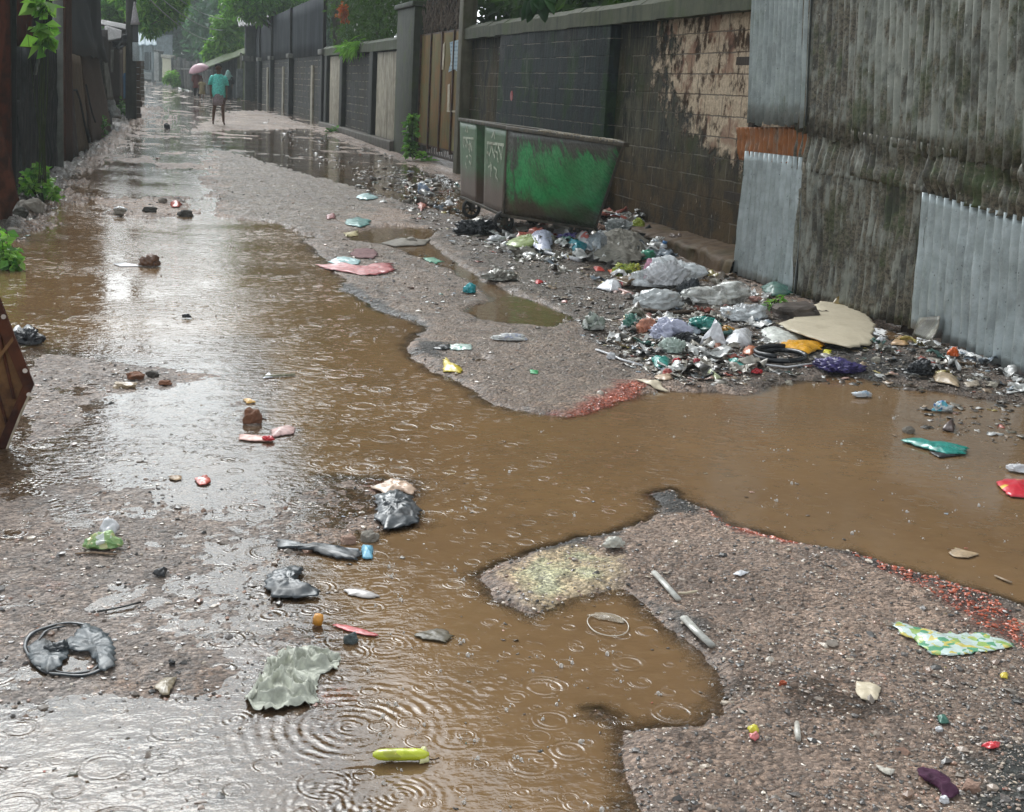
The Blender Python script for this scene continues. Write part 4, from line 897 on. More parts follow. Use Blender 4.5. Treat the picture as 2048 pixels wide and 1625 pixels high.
# road-facing end: two flat plates with a recessed channel between them
def lerp(a, b, k): return a + (b - a) * k
e = (B - A); e2 = (B2 - A2); nin = np.cross(e, [0, 0, 1.]); nin /= np.linalg.norm(nin)
if nin @ (D - A) < 0: nin = -nin
for (k0, k1, off, mm) in [(0, .425, 0, m_skip2), (.60, 1., 0, m_skip2)]:
    plate('end_panel', (lerp(B2, A2, 1 - k1), lerp(B2, A2, 1 - k0), lerp(B, A, 1 - k0), lerp(B, A, 1 - k1)), mm)
plate('channel', (lerp(A2, B2, .60) + nin * .10, lerp(A2, B2, .425) + nin * .10, lerp(A, B, .425) + nin * .10, lerp(A, B, .60) + nin * .10), m_skip2)
mb = MB()
for k in (.425, .60):
    p, q = lerp(A, B, k), lerp(A2, B2, k); mb.prism([p, q, q + nin * .1, p + nin * .1], e / np.linalg.norm(e) * .006)
mb.build('channel_wall', m_skip2, sk)
def bar(mb, p, q, w, h):
    t_ = q - p; L = np.linalg.norm(t_); t_ = t_ / L; s_ = np.cross(t_, [0, 0, 1.]); s_ /= np.linalg.norm(s_) + 1e-9; u_ = np.cross(s_, t_)
    mb.box((p + q) / 2, (L, w, h), ax=[t_, s_, u_], bev=min(w, h) * .2)
mb = MB(); ez = np.array([0, 0, .012])
for p, q in ((A2, B2), (A2, D2 + (D2 - A2) * .02), (D2, C2), (C2, B2)): bar(mb, p + ez, q + ez, .05, .04)
mb.build('rim', m_rim, sk, True)
mb = MB()
for p, q in ((A, D), (A, B), (D, C_), (B, C_)): bar(mb, p, q, .04, .03)
s_ = (D - A) / np.linalg.norm(D - A)
for p, q in ((A, A2), (D, D2)):
    mb.prism([p - nin * .004 + s_ * -.012, q - nin * .004 + s_ * -.012, q + s_ * .012 - nin * .004, p + s_ * .012 - nin * .004], np.array([.0, -.02, 0]))
mb.build('edge_frame', m_rim, sk)
mb = MB()
for k in np.linspace(.35, .97, 26):
    p = A2 + (D2 - A2) * k + np.array([0, random.uniform(-.02, .02), .03]); mb.box(p, (random.uniform(.03, .09), .05, random.uniform(.012, .03)), ax=[[math.cos(k * 9), math.sin(k * 9), 0], [-math.sin(k * 9), math.cos(k * 9), 0], [0, 0, 1]], bev=.005)
mb.build('rim_grime', plastic((.2, .17, .12), .7, .4, .5, 1., 0.), sk, True)
def wheel(c, r, w, ax, nm='wheel'):
    ax = np.array(ax, float); ax /= np.linalg.norm(ax); u = np.array([0, 0, 1.]); v = np.cross(ax, u)
    root = MB(); root.tube([c - ax * w * .55, c + ax * w * .55], r * .3, 12); o = root.build(nm, m_rim, sk, True)
    V = []; Fc = []; n1, n2 = 28, 8
    for i in range(n1):
        th = 2 * math.pi * i / n1; d = u * math.cos(th) + v * math.sin(th)
        for j in range(n2):
            ph = 2 * math.pi * j / n2; V.append(c + d * (r - .022 + .022 * math.cos(ph)) + ax * (w / 2 * math.sin(ph)))
    for i in range(n1):
        for j in range(n2): Fc.append((i * n2 + j, ((i + 1) % n1) * n2 + j, ((i + 1) % n1) * n2 + (j + 1) % n2, i * n2 + (j + 1) % n2))
    link('tyre', V, Fc, cloth((.04, .038, .035), .6), o)
    mb = MB()
    for i in range(8):
        th = 2 * math.pi * i / 8; d = u * math.cos(th) + v * math.sin(th); mb.tube([c + d * r * .2, c + d * (r - .03)], .012, 5)
    mb.build('spokes', m_rim, o)
    mb = MB()
    for sgn in (-1, 1): mb.prism([c + ax * sgn * w * .7 + v * .02 - u * .02, c + ax * sgn * w * .7 - v * .02 - u * .02, c + ax * sgn * w * .7 - v * .05 + u * (zb - c[2]), c + ax * sgn * w * .7 + v * .05 + u * (zb - c[2])], ax * .008)
    mb.build('fork', m_rim, o)
eA = (B - A) / np.linalg.norm(B - A)
wax = np.array([s_[0], s_[1], 0]) * .5 - np.array([0, 1., 0]) * .8
for base_, dx in ((lerp(A, B, .06), .06), (lerp(A, B, .86), .10), (lerp(D, C_, .1), -.12), (lerp(D, C_, .9), -.12)):
    c0 = base_ + s_ * dx; g_ = fl(c0[0], c0[1]); wheel(np.array([c0[0], c0[1], g_ + .12]), .125, .05, wax)
# whitewash lettering, worn to fragments, on the two end plates
m_lt = plastic((.33, .36, .27), .7, .4, .3, 1., 0., .75)
def stroke(mb, k0, pts, w):
    """u along the plate 0..1, v down 0..1"""
    pw = []
    for u, v in pts:
        ka = k0[0] + (k0[1] - k0[0]) * u; p = lerp(lerp(A2, B2, 1 - (1 - ka)), lerp(A, B, ka), v); pw.append(p - nin * .007)
    for i in range(len(pw) - 1):
        a, b = pw[i], pw[i + 1]; d = b - a; L = np.linalg.norm(d); d = d / L; sd = np.cross(d, nin); sd /= np.linalg.norm(sd); ww = w * random.uniform(.7, 1.2) / 2
        mb.prism([a - d * ww * .6 - sd * ww, b + d * ww * .6 - sd * ww, b + d * ww * .6 + sd * ww, a - d * ww * .6 + sd * ww], -nin * .0012)
for kk, glyphs in (((.95, .64), [[(.3, .13), (.42, .06), (.5, .13), (.36, .13)], [(.12, .22), (.92, .2)], [(.2, .21), (.24, .28), (.38, .34), (.42, .26), (.32, .22)], [(.42, .22), (.5, .3), (.62, .38), (.66, .24)], [(.55, .3), (.7, .28), (.78, .36)], [(.8, .21), (.82, .36)], [(.14, .23), (.12, .3), (.2, .35)], [(.35, .46), (.5, .44), (.44, .52)], [(.6, .42), (.78, .44), (.74, .54), (.6, .5)], [(.3, .54), (.38, .6)]]),
                   ((.40, .03), [[(.34, .13), (.44, .07), (.5, .14)], [(.1, .21), (.98, .19)], [(.14, .22), (.1, .32), (.26, .35), (.34, .24)], [(.36, .21), (.42, .3), (.54, .36), (.58, .22)], [(.5, .28), (.66, .3), (.72, .4)], [(.68, .21), (.8, .28), (.88, .36), (.92, .2)], [(.1, .34), (.12, .46)], [(.2, .5), (.36, .46), (.4, .54)], [(.5, .48), (.66, .5), (.62, .58), (.76, .62)], [(.3, .44), (.34, .6)]])):
    mb = MB()
    for g_ in glyphs: stroke(mb, kk, g_, .028)
    mb.build('lettering', m_lt, sk)

# rusty cart tub cut by the left edge of the frame
ct = thing('rusty_cart', 'rusty brown steel cart tub jutting in from the left edge of the frame', 'cart', (-.9, 5.2, 0))
YC = 5.35
def cq(px, py, dy=0.): return onY(px, py, YC + dy)
m_ct = rustmetal((.22, .115, .05), (.075, .035, .018), .45, .1); m_ctd = rustmetal((.10, .035, .018), (.035, .014, .01), .5)
dv = np.array([-.25, .06, 0])
mb = MB(); mb.prism([cq(-2, 588), cq(68, 768), cq(6, 908), cq(-170, 960), cq(-280, 760), cq(-160, 560)], dv); mb.build('tub', m_ct, ct)
mb = MB(); mb.prism([cq(-4, 586), cq(69, 768), cq(47, 772), cq(-30, 590)], (0, -.02, 0)); mb.prism([cq(69, 768), cq(7, 910), cq(-12, 905), cq(46, 771)], (0, -.021, 0)); mb.build('flange', m_ctd, ct)
mb = MB()
for (a, b, c, d) in [(-8, 640, 28, 798), (-40, 660, 14, 850)]: 
    p, q = cq(a, b, -.004), cq(c, d, -.004); mb.tube([p, q], .007, 6)
mb.build('rib', m_ctd, ct)
mb = MB(); mb.prism([cq(-30, 745, -.003), cq(26, 672, -.003), cq(28, 680, -.003), cq(-30, 757, -.003)], (0, -.02, 0)); mb.build('brace', m_ct, ct)
mb = MB(); mb.tube([cq(58, 792, -.03), cq(40, 832, -.035), cq(24, 872, -.03), cq(9, 912, -.03)], .005, 6); mb.build('cord', cloth((.5, .42, .32)), ct)
mb = MB()
for a, b in ((7, 634), (50, 742), (58, 790)): mb.tube([cq(a, b, -.02), cq(a, b, -.028)], .010, 8)
mb.build('rivet', plastic((.5, .42, .36), .5), ct)
mb = MB(); q = cq(-60, 950); mb.tube([(q[0], q[1] + .2, 0), (q[0], q[1] + .1, q[2] + .1)], .02, 8); mb.build('leg', m_ctd, ct)

# ------------------------------------------------------------------ people
def figure(name, label, foot, height, yaw, skin, pose=(0, 0), hk=1.):
    k = height / 1.70; root = thing(name, label, 'person', foot)
    cy, sy = math.cos(yaw), math.sin(yaw)
    def w(p): return np.array([foot[0] + (p[0] * cy - p[1] * sy) * k, foot[1] + (p[0] * sy + p[1] * cy) * k, foot[2] + p[2] * k])
    st = pose[0]
    V, E, Rr = [], [], []
    def v(p, r, par=None):
        V.append(w(p)); Rr.append((r if hasattr(r, '__len__') else (r, r)))
        if par is not None: E.append((par, len(V) - 1))
        return len(V) - 1
    pel = v((0, 0, .95), (.13, .1)); sp = v((0, 0, 1.13), (.12, .09), pel); ch = v((0, 0, 1.32), (.145, .1), sp); nk = v((0, .0, 1.47), .055, ch)
    def hz(p): return (p[0] * hk, p[1] * hk, 1.50 + (p[2] - 1.50) * hk)
    hd0 = v(hz((0, -.015, 1.545)), (.07 * hk, .08 * hk), nk); hd = v(hz((0, -.01, 1.63)), (.078 * hk, .09 * hk), hd0); v(hz((0, 0, 1.69)), (.05 * hk, .06 * hk), hd)
    ns = v(hz((0, -.085, 1.6)), .016 * hk, hd0)
    for s in (-1, 1): v(hz((s * .08, .0, 1.61)), .018 * hk, hd)
    wrists = []
    for s in (-1, 1):
        sh = v((s * .17, 0, 1.40), .06, ch); el = v((s * .225, .03, 1.13), .042, sh)
        bend = pose[1] if s > 0 else 0
        wr = v((s * (.235 - .08 * bend), -.06 - .16 * bend, .9 + .2 * bend), .03, el); pm = v((s * (.23 - .1 * bend), -.09 - .2 * bend, .83 + .24 * bend), (.022, .036), wr)
        for q in range(5):
            if q == 4: a = v((s * (.20 - .1 * bend), -.12 - .2 * bend, .84 + .24 * bend), .011, wr); v((s * (.195 - .1 * bend), -.135 - .2 * bend, .80 + .24 * bend), .009, a)
            else:
                dx = (q - 1.5) * .021; L = (.07, .085, .08, .06)[q]
                a = v((s * (.23 - .1 * bend), -.09 + dx - .2 * bend, .79 + .24 * bend), .0105, pm); b = v((s * (.225 - .1 * bend), -.1 + dx - .2 * bend, .79 - L * .6 + .24 * bend), .009, a); v((s * (.215 - .1 * bend), -.11 + dx - .2 * bend, .79 - L + .24 * bend), .008, b)
        f = st * s
        hp = v((s * .095, 0, .88), .095, pel); kn = v((s * .112, -.06 * abs(f) - .12 * f, .49), .056, hp); cf_ = v((s * .122, .02 - .12 * f, .36), .054, kn); an = v((s * .132, .03 - .2 * f, .09), .036, cf_)
        v((s * .15, -.12 - .2 * f, .025), (.042, .024), an)
    me = bpy.data.meshes.new('body'); base = WL[root]
    me.from_pydata([tuple(p - base) for p in V], E, []); me.materials.append(skin)
    o = bpy.data.objects.new('body', me); COL.objects.link(o); o.parent = root
    md = o.modifiers.new('skin', 'SKIN'); md.use_smooth_shade = True
    for i, r in enumerate(Rr): me.skin_vertices[0].data[i].radius = (r[0] * k, r[1] * k)
    me.skin_vertices[0].data[0].use_root = True
    sb = o.modifiers.new('smooth', 'SUBSURF'); sb.levels = 2; sb.render_levels = 2
    WL[o] = base
    # face and hair
    for s in (-1, 1):
        mb = MB(); c = np.array(hz((s * .032, -.088, 1.615))); mb.tube([w(c + [-.012, 0, 0]), w(c), w(c + [.012, 0, 0])], [.003 * k, .010 * k, .003 * k], 8); mb.build('eye', plastic((.02, .018, .016), .2), root, True)
    mb = MB(); mb.tube([w(hz((-.024, -.086, 1.553))), w(hz((0, -.094, 1.555))), w(hz((.024, -.086, 1.553)))], [.003 * k, .008 * k, .003 * k], 6); mb.build('mouth', plastic((.12, .045, .04), .5), root, True)
    bm = bmesh.new(); bmesh.ops.create_icosphere(bm, subdivisions=3, radius=1.)
    V2, F2 = [], []
    for q in bm.verts:
        p = np.array(q.co); s = 1 + .09 * nz3(*(p * 4)); p = p * s
        zz = p[2] if p[2] > -.35 or p[1] > -.05 else p[2] * .2 + .06
        V2.append(w(hz((p[0] * .092, .012 + p[1] * .102, 1.668 + (zz if p[1] > -.2 else max(zz, .18 - .1 * p[1])) * .074))))
    F2 = [[q.index for q in p.verts] for p in bm.faces]; bm.free()
    link('hair', V2, F2, cloth((.015, .013, .012)), root)
    return root, w, k
def loft(rings_, n=18):
    """rings_: list of (centre, rx, ry) in body space -> verts, faces"""
    V = []; 
    for i, (c, rx, ry, tw) in enumerate(rings_):
        for j in range(n):
            th = 2 * math.pi * j / n; r = 1 + tw * math.sin(th * 3 + i) + tw * .6 * math.sin(th * 7 + i * 2)
            V.append((c[0] + rx * r * math.cos(th), c[1] + ry * r * math.sin(th), c[2]))
    Fc = [(i * n + j, i * n + (j + 1) % n, (i + 1) * n + (j + 1) % n, (i + 1) * n + j) for i in range(len(rings_) - 1) for j in range(n)]
    return V, Fc
def garment(name, parts, w, m, root, thick=.006):
    mb = MB()
    for rg in parts: V, Fc = loft(rg); mb.add([w(p) for p in V], Fc)
    o = mb.build(name, m, root, True, solid=thick); return o
m_skin = cloth((.17, .095, .062), .5)
ft = G(437, 251); ft[2] = fl(ft[0], ft[1]) - .005
hgt = (np.linalg.norm(onY(437, 129, ft[1]) - ft))
man, w, k = figure('person', 'barefoot person in a turquoise shirt and short checked lungi walking up the flooded lane', ft, hgt * .97, .08, m_skin, (.75, 0), 1.2)
garment('shirt', [[((0, 0, .80), .215, .15, .05), ((0, 0, .95), .205, .15, .045), ((0, 0, 1.12), .19, .14, .03), ((0, 0, 1.3), .195, .135, .02), ((0, 0, 1.4), .185, .12, .01), ((0, 0, 1.455), .11, .085, 0), ((0, -.005, 1.475), .07, .065, 0)]] +
        [[((s * .16, 0, 1.43), .05, .06, 0), ((s * .185, .0, 1.37), .07, .085, .03), ((s * .215, .02, 1.26), .075, .085, .06), ((s * .235, .03, 1.15), .075, .08, .1)] for s in (-1, 1)], w, cloth((.2, .86, .76), .7), man)
garment('lungi', [[((0, 0, 1.0), .17, .13, .02), ((0, -.01, .85), .19, .15, .05), ((0, -.02, .68), .185, .165, .09), ((.01, -.03, .56), .165, .16, .13)]], w, cloth((.34, .27, .28), .8), man)
# adult with umbrella and the child in front
ft2 = G(394, 197); ft2[2] = fl(ft2[0], ft2[1])
hg2 = np.linalg.norm(onY(394, 141, ft2[1]) - ft2)
wom, w2, k2 = figure('person', 'person in a dark red tunic sheltering under the pink umbrella farther up the lane', ft2, hg2, .1, m_skin, (.5, 1.))
garment('tunic', [[((0, 0, .62), .25, .19, .05), ((0, 0, .85), .23, .17, .04), ((0, 0, 1.1), .2, .15, .03), ((0, 0, 1.38), .2, .13, .01), ((0, 0, 1.46), .10, .08, 0)]] + [[((s * .15, 0, 1.43), .05, .06, 0), ((s * .2, 0, 1.36), .09, .09, .02), ((s * .24, .02, 1.18), .09, .09, .05), ((s * .25, .0, 1.0), .08, .08, .05)] for s in (-1, 1)], w2, cloth((.20, .055, .05), .8), wom)
garment('trousers', [[((s * .10, 0, .9), .12, .12, .02), ((s * .105, -.05 - .05 * s, .5), .09, .09, .04), ((s * .105, .02 - .09 * s, .14), .075, .075, .05)] for s in (-1, 1)], w2, cloth((.03, .026, .026), .8), wom)
ft3 = G(404, 201); ft3[2] = fl(ft3[0], ft3[1]); hg3 = np.linalg.norm(onY(404, 158, ft3[1]) - ft3)
ch_, w3, k3 = figure('person', 'small child in pale yellow clothes walking in front of the pink umbrella', ft3, hg3, 0., m_skin, (.4, 0))
garment('frock', [[((0, 0, .48), .26, .2, .06), ((0, 0, .8), .22, .17, .05), ((0, 0, 1.1), .19, .15, .03), ((0, 0, 1.38), .19, .13, .01), ((0, 0, 1.46), .1, .08, 0)]] + [[((s * .15, 0, 1.43), .05, .06, 0), ((s * .2, 0, 1.36), .09, .09, .02), ((s * .24, .02, 1.2), .09, .09, .05)] for s in (-1, 1)], w3, cloth((.46, .38, .22), .8), ch_)
ft4 = G(456, 205); ft4[2] = fl(ft4[0], ft4[1]); hg4 = np.linalg.norm(onY(456, 143, ft4[1]) - ft4)
p4, w4, k4 = figure('person', 'person in dark clothes, pale turquoise cloth over the head, behind the turquoise shirt', ft4, hg4, -.1, m_skin, (.4, .0))
garment('robe', [[((0, 0, .16), .22, .18, .06), ((0, 0, .8), .22, .17, .05), ((0, 0, 1.1), .2, .15, .03), ((0, 0, 1.38), .2, .13, .01), ((0, 0, 1.46), .1, .08, 0)]] + [[((s * .15, 0, 1.43), .05, .06, 0), ((s * .2, 0, 1.36), .09, .09, .02), ((s * .24, .02, 1.18), .09, .09, .05), ((s * .25, .0, 1.0), .08, .08, .05)] for s in (-1, 1)], w4, cloth((.03, .034, .036), .8), p4)
garment('head_cloth', [[((0, .04, 1.22), .26, .17, .08), ((0, .02, 1.42), .23, .16, .06), ((0, .02, 1.56), .14, .13, .03), ((0, .015, 1.68), .11, .12, .02), ((0, .01, 1.75), .05, .06, 0), ((0, .01, 1.765), .005, .005, 0)]], w4, cloth((.34, .60, .56), .6), p4)
def umbrella(label, top, hand, r, m, tilt):
    tp = np.array(top, float); hd = np.array(hand, float); ax = tp - hd; ax /= np.linalg.norm(ax); ax = ax + np.array(tilt); ax /= np.linalg.norm(ax)
    a = np.cross(ax, [0, 1, 0]); a /= np.linalg.norm(a); b = np.cross(ax, a); o = thing('umbrella', label, 'umbrella', hd)
    V, Fc = [], []; n, mm = 32, 8
    for i in range(mm + 1):
        q = i / mm
        for j in range(n):
            th = 2 * math.pi * j / n; sc_ = 1 - .07 * q * abs(math.sin(th * 4)); V.append(tp + (a * math.cos(th) + b * math.sin(th)) * r * math.sin(q * 1.25) / math.sin(1.25) * sc_ - ax * r * .85 * (1 - math.cos(q * 1.25)))
    Fc = [(i * n + j, i * n + (j + 1) % n, (i + 1) * n + (j + 1) % n, (i + 1) * n + j) for i in range(mm) for j in range(n)]
    link('canopy', V, Fc, m, o, True, solid=.004)
    mb = MB(); mb.tube([hd - ax * .1, tp + ax * .06], .012, 6); mb.build('shaft', m_rim, o)
    mb = MB()
    for j in range(8):
        th = math.pi * j / 4 + math.pi / 8; d = a * math.cos(th) + b * math.sin(th); mb.tube([tp - ax * .25 * r, tp + d * r * .55 - ax * r * .2, tp + d * r * .93 - ax * r * .55], .006, 4)
    mb.build('ribs', m_rim, o)
hd = w2((.14, -.29, 1.08)); umbrella('pink umbrella held over the person in the dark red tunic', onY(394, 129, ft2[1] - .3 * k2), hd, .66 * k2, plastic((.62, .36, .42), .5, .12, .1, 1., 0., .1), (-.18, -.2, 0))
#==P4==
# ------------------------------------------------------------------ rubbish, piece by piece
def resample(P, n, jit=0.):
    P = np.array(P, float); Q = np.vstack([P, P[:1]]); L = np.r_[0, np.cumsum(np.linalg.norm(np.diff(Q, axis=0), axis=1))]
    s_ = np.linspace(0, L[-1], n, endpoint=False); o = np.c_[[np.interp(s_, L, Q[:, i]) for i in range(Q.shape[1])]].T
    if jit:
        for i in range(n): o[i, :2] += np.array([nz3(i * .9, 1.3, L[-1] * 7), nz3(i * .9, 8.1, L[-1] * 7)]) * jit * L[-1] / 12
    return o
_sd = [0]
def scrap(name, label, cat, pts, m, h=.015, crump=.012, lift=.0, n=44, rings=9, thick=.0015, freq=None, jit=.2, parent=None, fold=.5, col=None, plane=False, worm=0.):
    """flat or crumpled sheet lying on the ground: outline in survey points"""
    _sd[0] += 1; sd_ = _sd[0] * 3.7
    W3 = np.array([GH(*p) for p in pts]); W2 = resample(W3, n, .04); WJ = resample(W3, n, jit) - resample(W3, n, 0.); c = W2.mean(0); size = np.linalg.norm(W2.max(0) - W2.min(0))
    fq = freq or 5. / size
    V = [c.copy()]
    for k in range(1, rings + 1):
        for i in range(n): V.append(c + (W2[i] - c) * k / rings + WJ[i] * (k / rings) ** 5)
    V = np.array(V); zf = np.maximum(H(V[:, 0], V[:, 1]), prof(V[:, 1]))
    if plane:
        cf_ = np.linalg.lstsq(np.c_[V[:, :2], np.ones(len(V))], zf, rcond=None)[0]; zf = np.c_[V[:, :2], np.ones(len(V))] @ cf_ + .03
    for i, p in enumerate(V):
        q = 0 if i == 0 else ((i - 1) // n + 1) / rings
        rdg = 1 - abs(nz3(p[0] * fq + sd_, p[1] * fq, sd_)) * 2.2
        r2 = 1 - abs(nz3(p[0] * fq * 2.6 + sd_, p[1] * fq * 2.6, sd_ + 5)) * 2.2
        if worm:
            wx, wy = p[0] + .02 * nz3(p[0] * 9, p[1] * 9, 1.), p[1] + .02 * nz3(p[0] * 9, p[1] * 9, 7.)
            rdg = 2.2 * max(0, 1 - abs(nz3(wx * worm, wy * worm * .6, sd_)) * 3.2) ** 1.3 - .2; r2 = 1.2 * max(0, 1 - abs(nz3(wx * worm * 1.7 + 5, wy * worm * 1.7, sd_)) * 4) - .1
        V[i, 2] = zf[i] + .003 + lift + h * (1 - q ** 2) + crump * max(0, (1 - fold) + fold * (.65 * rdg + .35 * r2)) * (1 - .5 * q ** 4)
    Fc = [(0, 1 + i, 1 + (i + 1) % n) for i in range(n)]
    for k in range(1, rings):
        a, b = 1 + (k - 1) * n, 1 + k * n
        Fc += [(a + i, b + i, b + (i + 1) % n, a + (i + 1) % n) for i in range(n)]
    o = link(name, V, Fc, m, parent, True, solid=thick)
    if label and parent is None: tag(o, label, cat)
    return o
def ell(cx, cy, rx, ry, rot=0., n=16, wob=.5):
    _sd[0] += 1; o = []
    for i in range(n):
        th = 2 * math.pi * i / n; r = 1 + wob * nz3(math.cos(th) * 1.5 + _sd[0], math.sin(th) * 1.5, 2.)
        x, y = rx * r * math.cos(th), ry * r * math.sin(th); o.append((cx + x * math.cos(rot) - y * math.sin(rot), cy + x * math.sin(rot) + y * math.cos(rot)))
    return o
def bag(name, label, cat, cx, cy, w, h, m, crump=.35, sub=4, freq=2.2, neck=False, parent=None, deep=.8, sink=.25, tilt=0., lift=.012, fwd=0.):
    """crumpled plastic bag resting on the ground; box centre and size as surveyed"""
    _sd[0] += 1; sd_ = _sd[0] * 5.3
    g = GH(cx, cy + h * .30); s = np.linalg.norm(g - O) / F; g = g - np.array([0, fwd, 0]); rx = w * s / 2; rz = h * s * .58; ry = rx * deep
    ax3 = np.array([math.cos(sd_), math.sin(sd_), .9 * math.sin(sd_ * 1.7)]); ax3 /= np.linalg.norm(ax3); ax1 = np.cross(ax3, [.3, .2, 1.]); ax1 /= np.linalg.norm(ax1); ax2 = np.cross(ax3, ax1); sub = max(sub, 4) + (1 if w > 40 and sub < 5 else 0)
    bm = bmesh.new(); bmesh.ops.create_icosphere(bm, subdivisions=sub, radius=1.); V = []
    for q in bm.verts:
        p = np.array(q.co)
        a_ = np.array([p @ ax1, p @ ax2, p @ ax3])                      # pleats run along ax3
        rd = 1 - abs(nz3(a_[0] * freq * 1.3 + sd_, a_[1] * freq * 1.3, a_[2] * freq * .55)) * 2
        r2 = 1 - abs(nz3(a_[0] * freq * 3.4 + sd_, a_[1] * freq * 3.4, a_[2] * freq * 1.1 + 4)) * 2
        r3 = 1 - abs(nz3(p[0] * freq * 5, p[1] * freq * 5 + sd_, p[2] * freq * 5)) * 2
        lo_ = nz3(p[0] * .9 + sd_, p[1] * .9, p[2] * .9 - sd_); l2 = nz3(p[0] * 1.9 + sd_, p[1] * 1.9 + 9, p[2] * 1.9)
        k_ = 1 + .5 * lo_ + .28 * l2 + crump * (.8 * rd + .6 * r2 + .28 * r3 - .8)
        p = p * k_
        if neck and p[2] > .75: p = p * np.array([.4, .4, 1.35])
        z_ = max(p[2], -sink) + sink
        V.append(g + np.array([p[0] * rx + tilt * z_ * rz, p[1] * ry, z_ * rz / (1 + sink) * 1.15 - .006 + lift]))
    Fc = [[q.index for q in f.verts] for f in bm.faces]; bm.free()
    o = link(name, V, Fc, m, parent, True)
    if parent is None: tag(o, label, cat)
    return o
def rod(name, label, cat, pts, r, m, n=8, flat=1., lift=.0, taper=True, parent=None):
    P = [GH(*p) + np.array([0, 0, r * .8 * flat + lift + .002]) for p in pts]; mb = MB()
    rr = [r * (.75 + .35 * random.random()) if taper else r for _ in P]; mb.tube(P, rr, n, flat=flat); o = mb.build(name, m, parent, True)
    if parent is None: tag(o, label, cat)
    return o
def stone(name, label, cat, cx, cy, w, h, m, sub=3, freq=1.4, amp=.5):
    _sd[0] += 1; sd_ = _sd[0] * 2.9
    g = GH(cx, cy + h * .3); s = np.linalg.norm(g - O) / F; bm = bmesh.new(); bmesh.ops.create_icosphere(bm, subdivisions=sub, radius=1.); V = []
    for q in bm.verts:
        p = np.array(q.co); p = np.sign(p) * np.abs(p) ** .75; p = p * (1 + amp * nz3(p[0] * freq + sd_, p[1] * freq, p[2] * freq) + .12 * nz3(p[0] * 5 + sd_, p[1] * 5, p[2] * 5))
        V.append(g + np.array([p[0] * w * s / 2, p[1] * w * s * .4, (p[2] + .35) * h * s * .5]))
    Fc = [[q.index for q in f.verts] for f in bm.faces]; bm.free(); o = link(name, V, Fc, m, None, False); return tag(o, label, cat)
BLK = plastic((.012, .014, .018), .38, .3, .6, 1., .12, .12); BLK2 = plastic((.028, .034, .04), .42, .35, .7, 1., .1, .3)
GREYP = plastic((.06, .075, .085), .45, .3, .6, .8, .1, .3)
WHT = plastic((.62, .62, .64), .35, .12, .4, 1., .2, .25); LAV = plastic((.46, .47, .60), .35, .12, .4, 1., .2, .15); CREAM = plastic((.55, .47, .34), .6, .1, .2, 1., .0, .15)
TEAL = plastic((.015, .23, .19), .3, .3, .6, 1., .4, .15); TEAL2 = plastic((.02, .32, .36), .3, .25, .6, 1., .4, .1); GRN = plastic((.04, .34, .12), .35, .25, .4, 1., .3, .15)
YEL = plastic((.62, .55, .03), .3, .2, .5, 1., .4, .1); ORY = plastic((.75, .36, .01), .35, .15, .5, 1., .4, .05); ORG = plastic((.72, .13, .02), .35, .2, .4, 1., .3, .1)
REDP = plastic((.55, .02, .03), .3, .2, .5, 1., .4, .05); PNK = plastic((.6, .24, .24), .5, .25, .4, 1., .1, .25); BLU = plastic((.06, .22, .5), .35, .2, .4, 1., .3, .1)
AQUA = plastic((.42, .60, .60), .35, .15, .4, 1., .2, .25); PURP = plastic((.05, .035, .16), .4, .4, .6, 1., .3, .2); PLUM = cloth((.07, .022, .05)); GREYC = cloth((.24, .225, .19)); PALEC = cloth((.58, .59, .50), .6)
BRK = concrete((.26, .12, .07), .1, (.12, .07, .05)); STN = concrete((.30, .27, .23), .1, (.15, .13, .11)); STN2 = concrete((.10, .09, .08), .2); PKST = concrete((.4, .26, .2), .05, (.3, .22, .17))
CLR = clear_plastic(); CLR2 = clear_plastic((.74, .74, .70), .45, .95); LEAFY = plastic((.55, .42, .03), .45, .25, .3, 1., .2, .15); TAN = plastic((.34, .25, .15), .5, .25, .4, 1., .2, .3); BRN = wood((.13, .08, .05))
def printed(cols, scale=9.):
    t = Mt('printed_wrapper'); v = t.n('TexVoronoi', Vector=t.pos(), Scale=scale * 3); n = t.noise(scale * 2.2, 4, .6)
    c = cols[0]; r_ = t.n('SeparateColor', Color=v.outputs['Color']).outputs
    for i, q in enumerate(cols[1:]): c = t.mix(t.rng(t.math('ADD', r_[i % 3], t.math('MULTIPLY', n, .5)), .98 + .05 * i, 1.02 + .05 * i), c, q)
    return t.out(t.bsdf(c, .3, coat=.4, nrm=t.bump(t.noise(60, 4), .4, .006)))

# --- near the camera, left to right
o = thing('black_bag', 'torn black plastic bag lying in a ring around pooled water, bottom left', 'plastic bag', GH(140, 1303))
rg = ell(140, 1302, 86, 54, .05, 40, .13); P = [GH(*p) for p in rg]; P.append(P[0]); mb = MB(); mb.tube([p + np.array([0, 0, .003]) for p in P], [.0055 + .0045 * nz3(i * .55, 2, 2) for i in range(len(P))], 8, flat=.6)
rg = ell(141, 1303, 76, 47, .05, 40, .16); P = [GH(*p) for p in rg]; mb.tube([p + np.array([0, 0, .004]) for p in P[4:30]], [.004 + .004 * nz3(i * .7, 6, 2) for i in range(26)], 7, flat=.6); mb.build('rolled_edge', BLK2, o, True)
scrap('fold', None, None, [(122, 1302), (150, 1270), (172, 1250), (205, 1262), (232, 1300), (230, 1338), (205, 1352), (196, 1330), (178, 1312), (150, 1308)], GREYP, .003, .016, parent=o, n=60, rings=16, freq=20)
scrap('fold', None, None, [(55, 1298), (85, 1282), (120, 1290), (140, 1310), (118, 1340), (95, 1352), (62, 1330)], GREYP, .002, .014, parent=o, n=60, rings=16, freq=20)
bag('fold', None, None, 115, 1300, 40, 22, BLK2, .4, 3, parent=o)
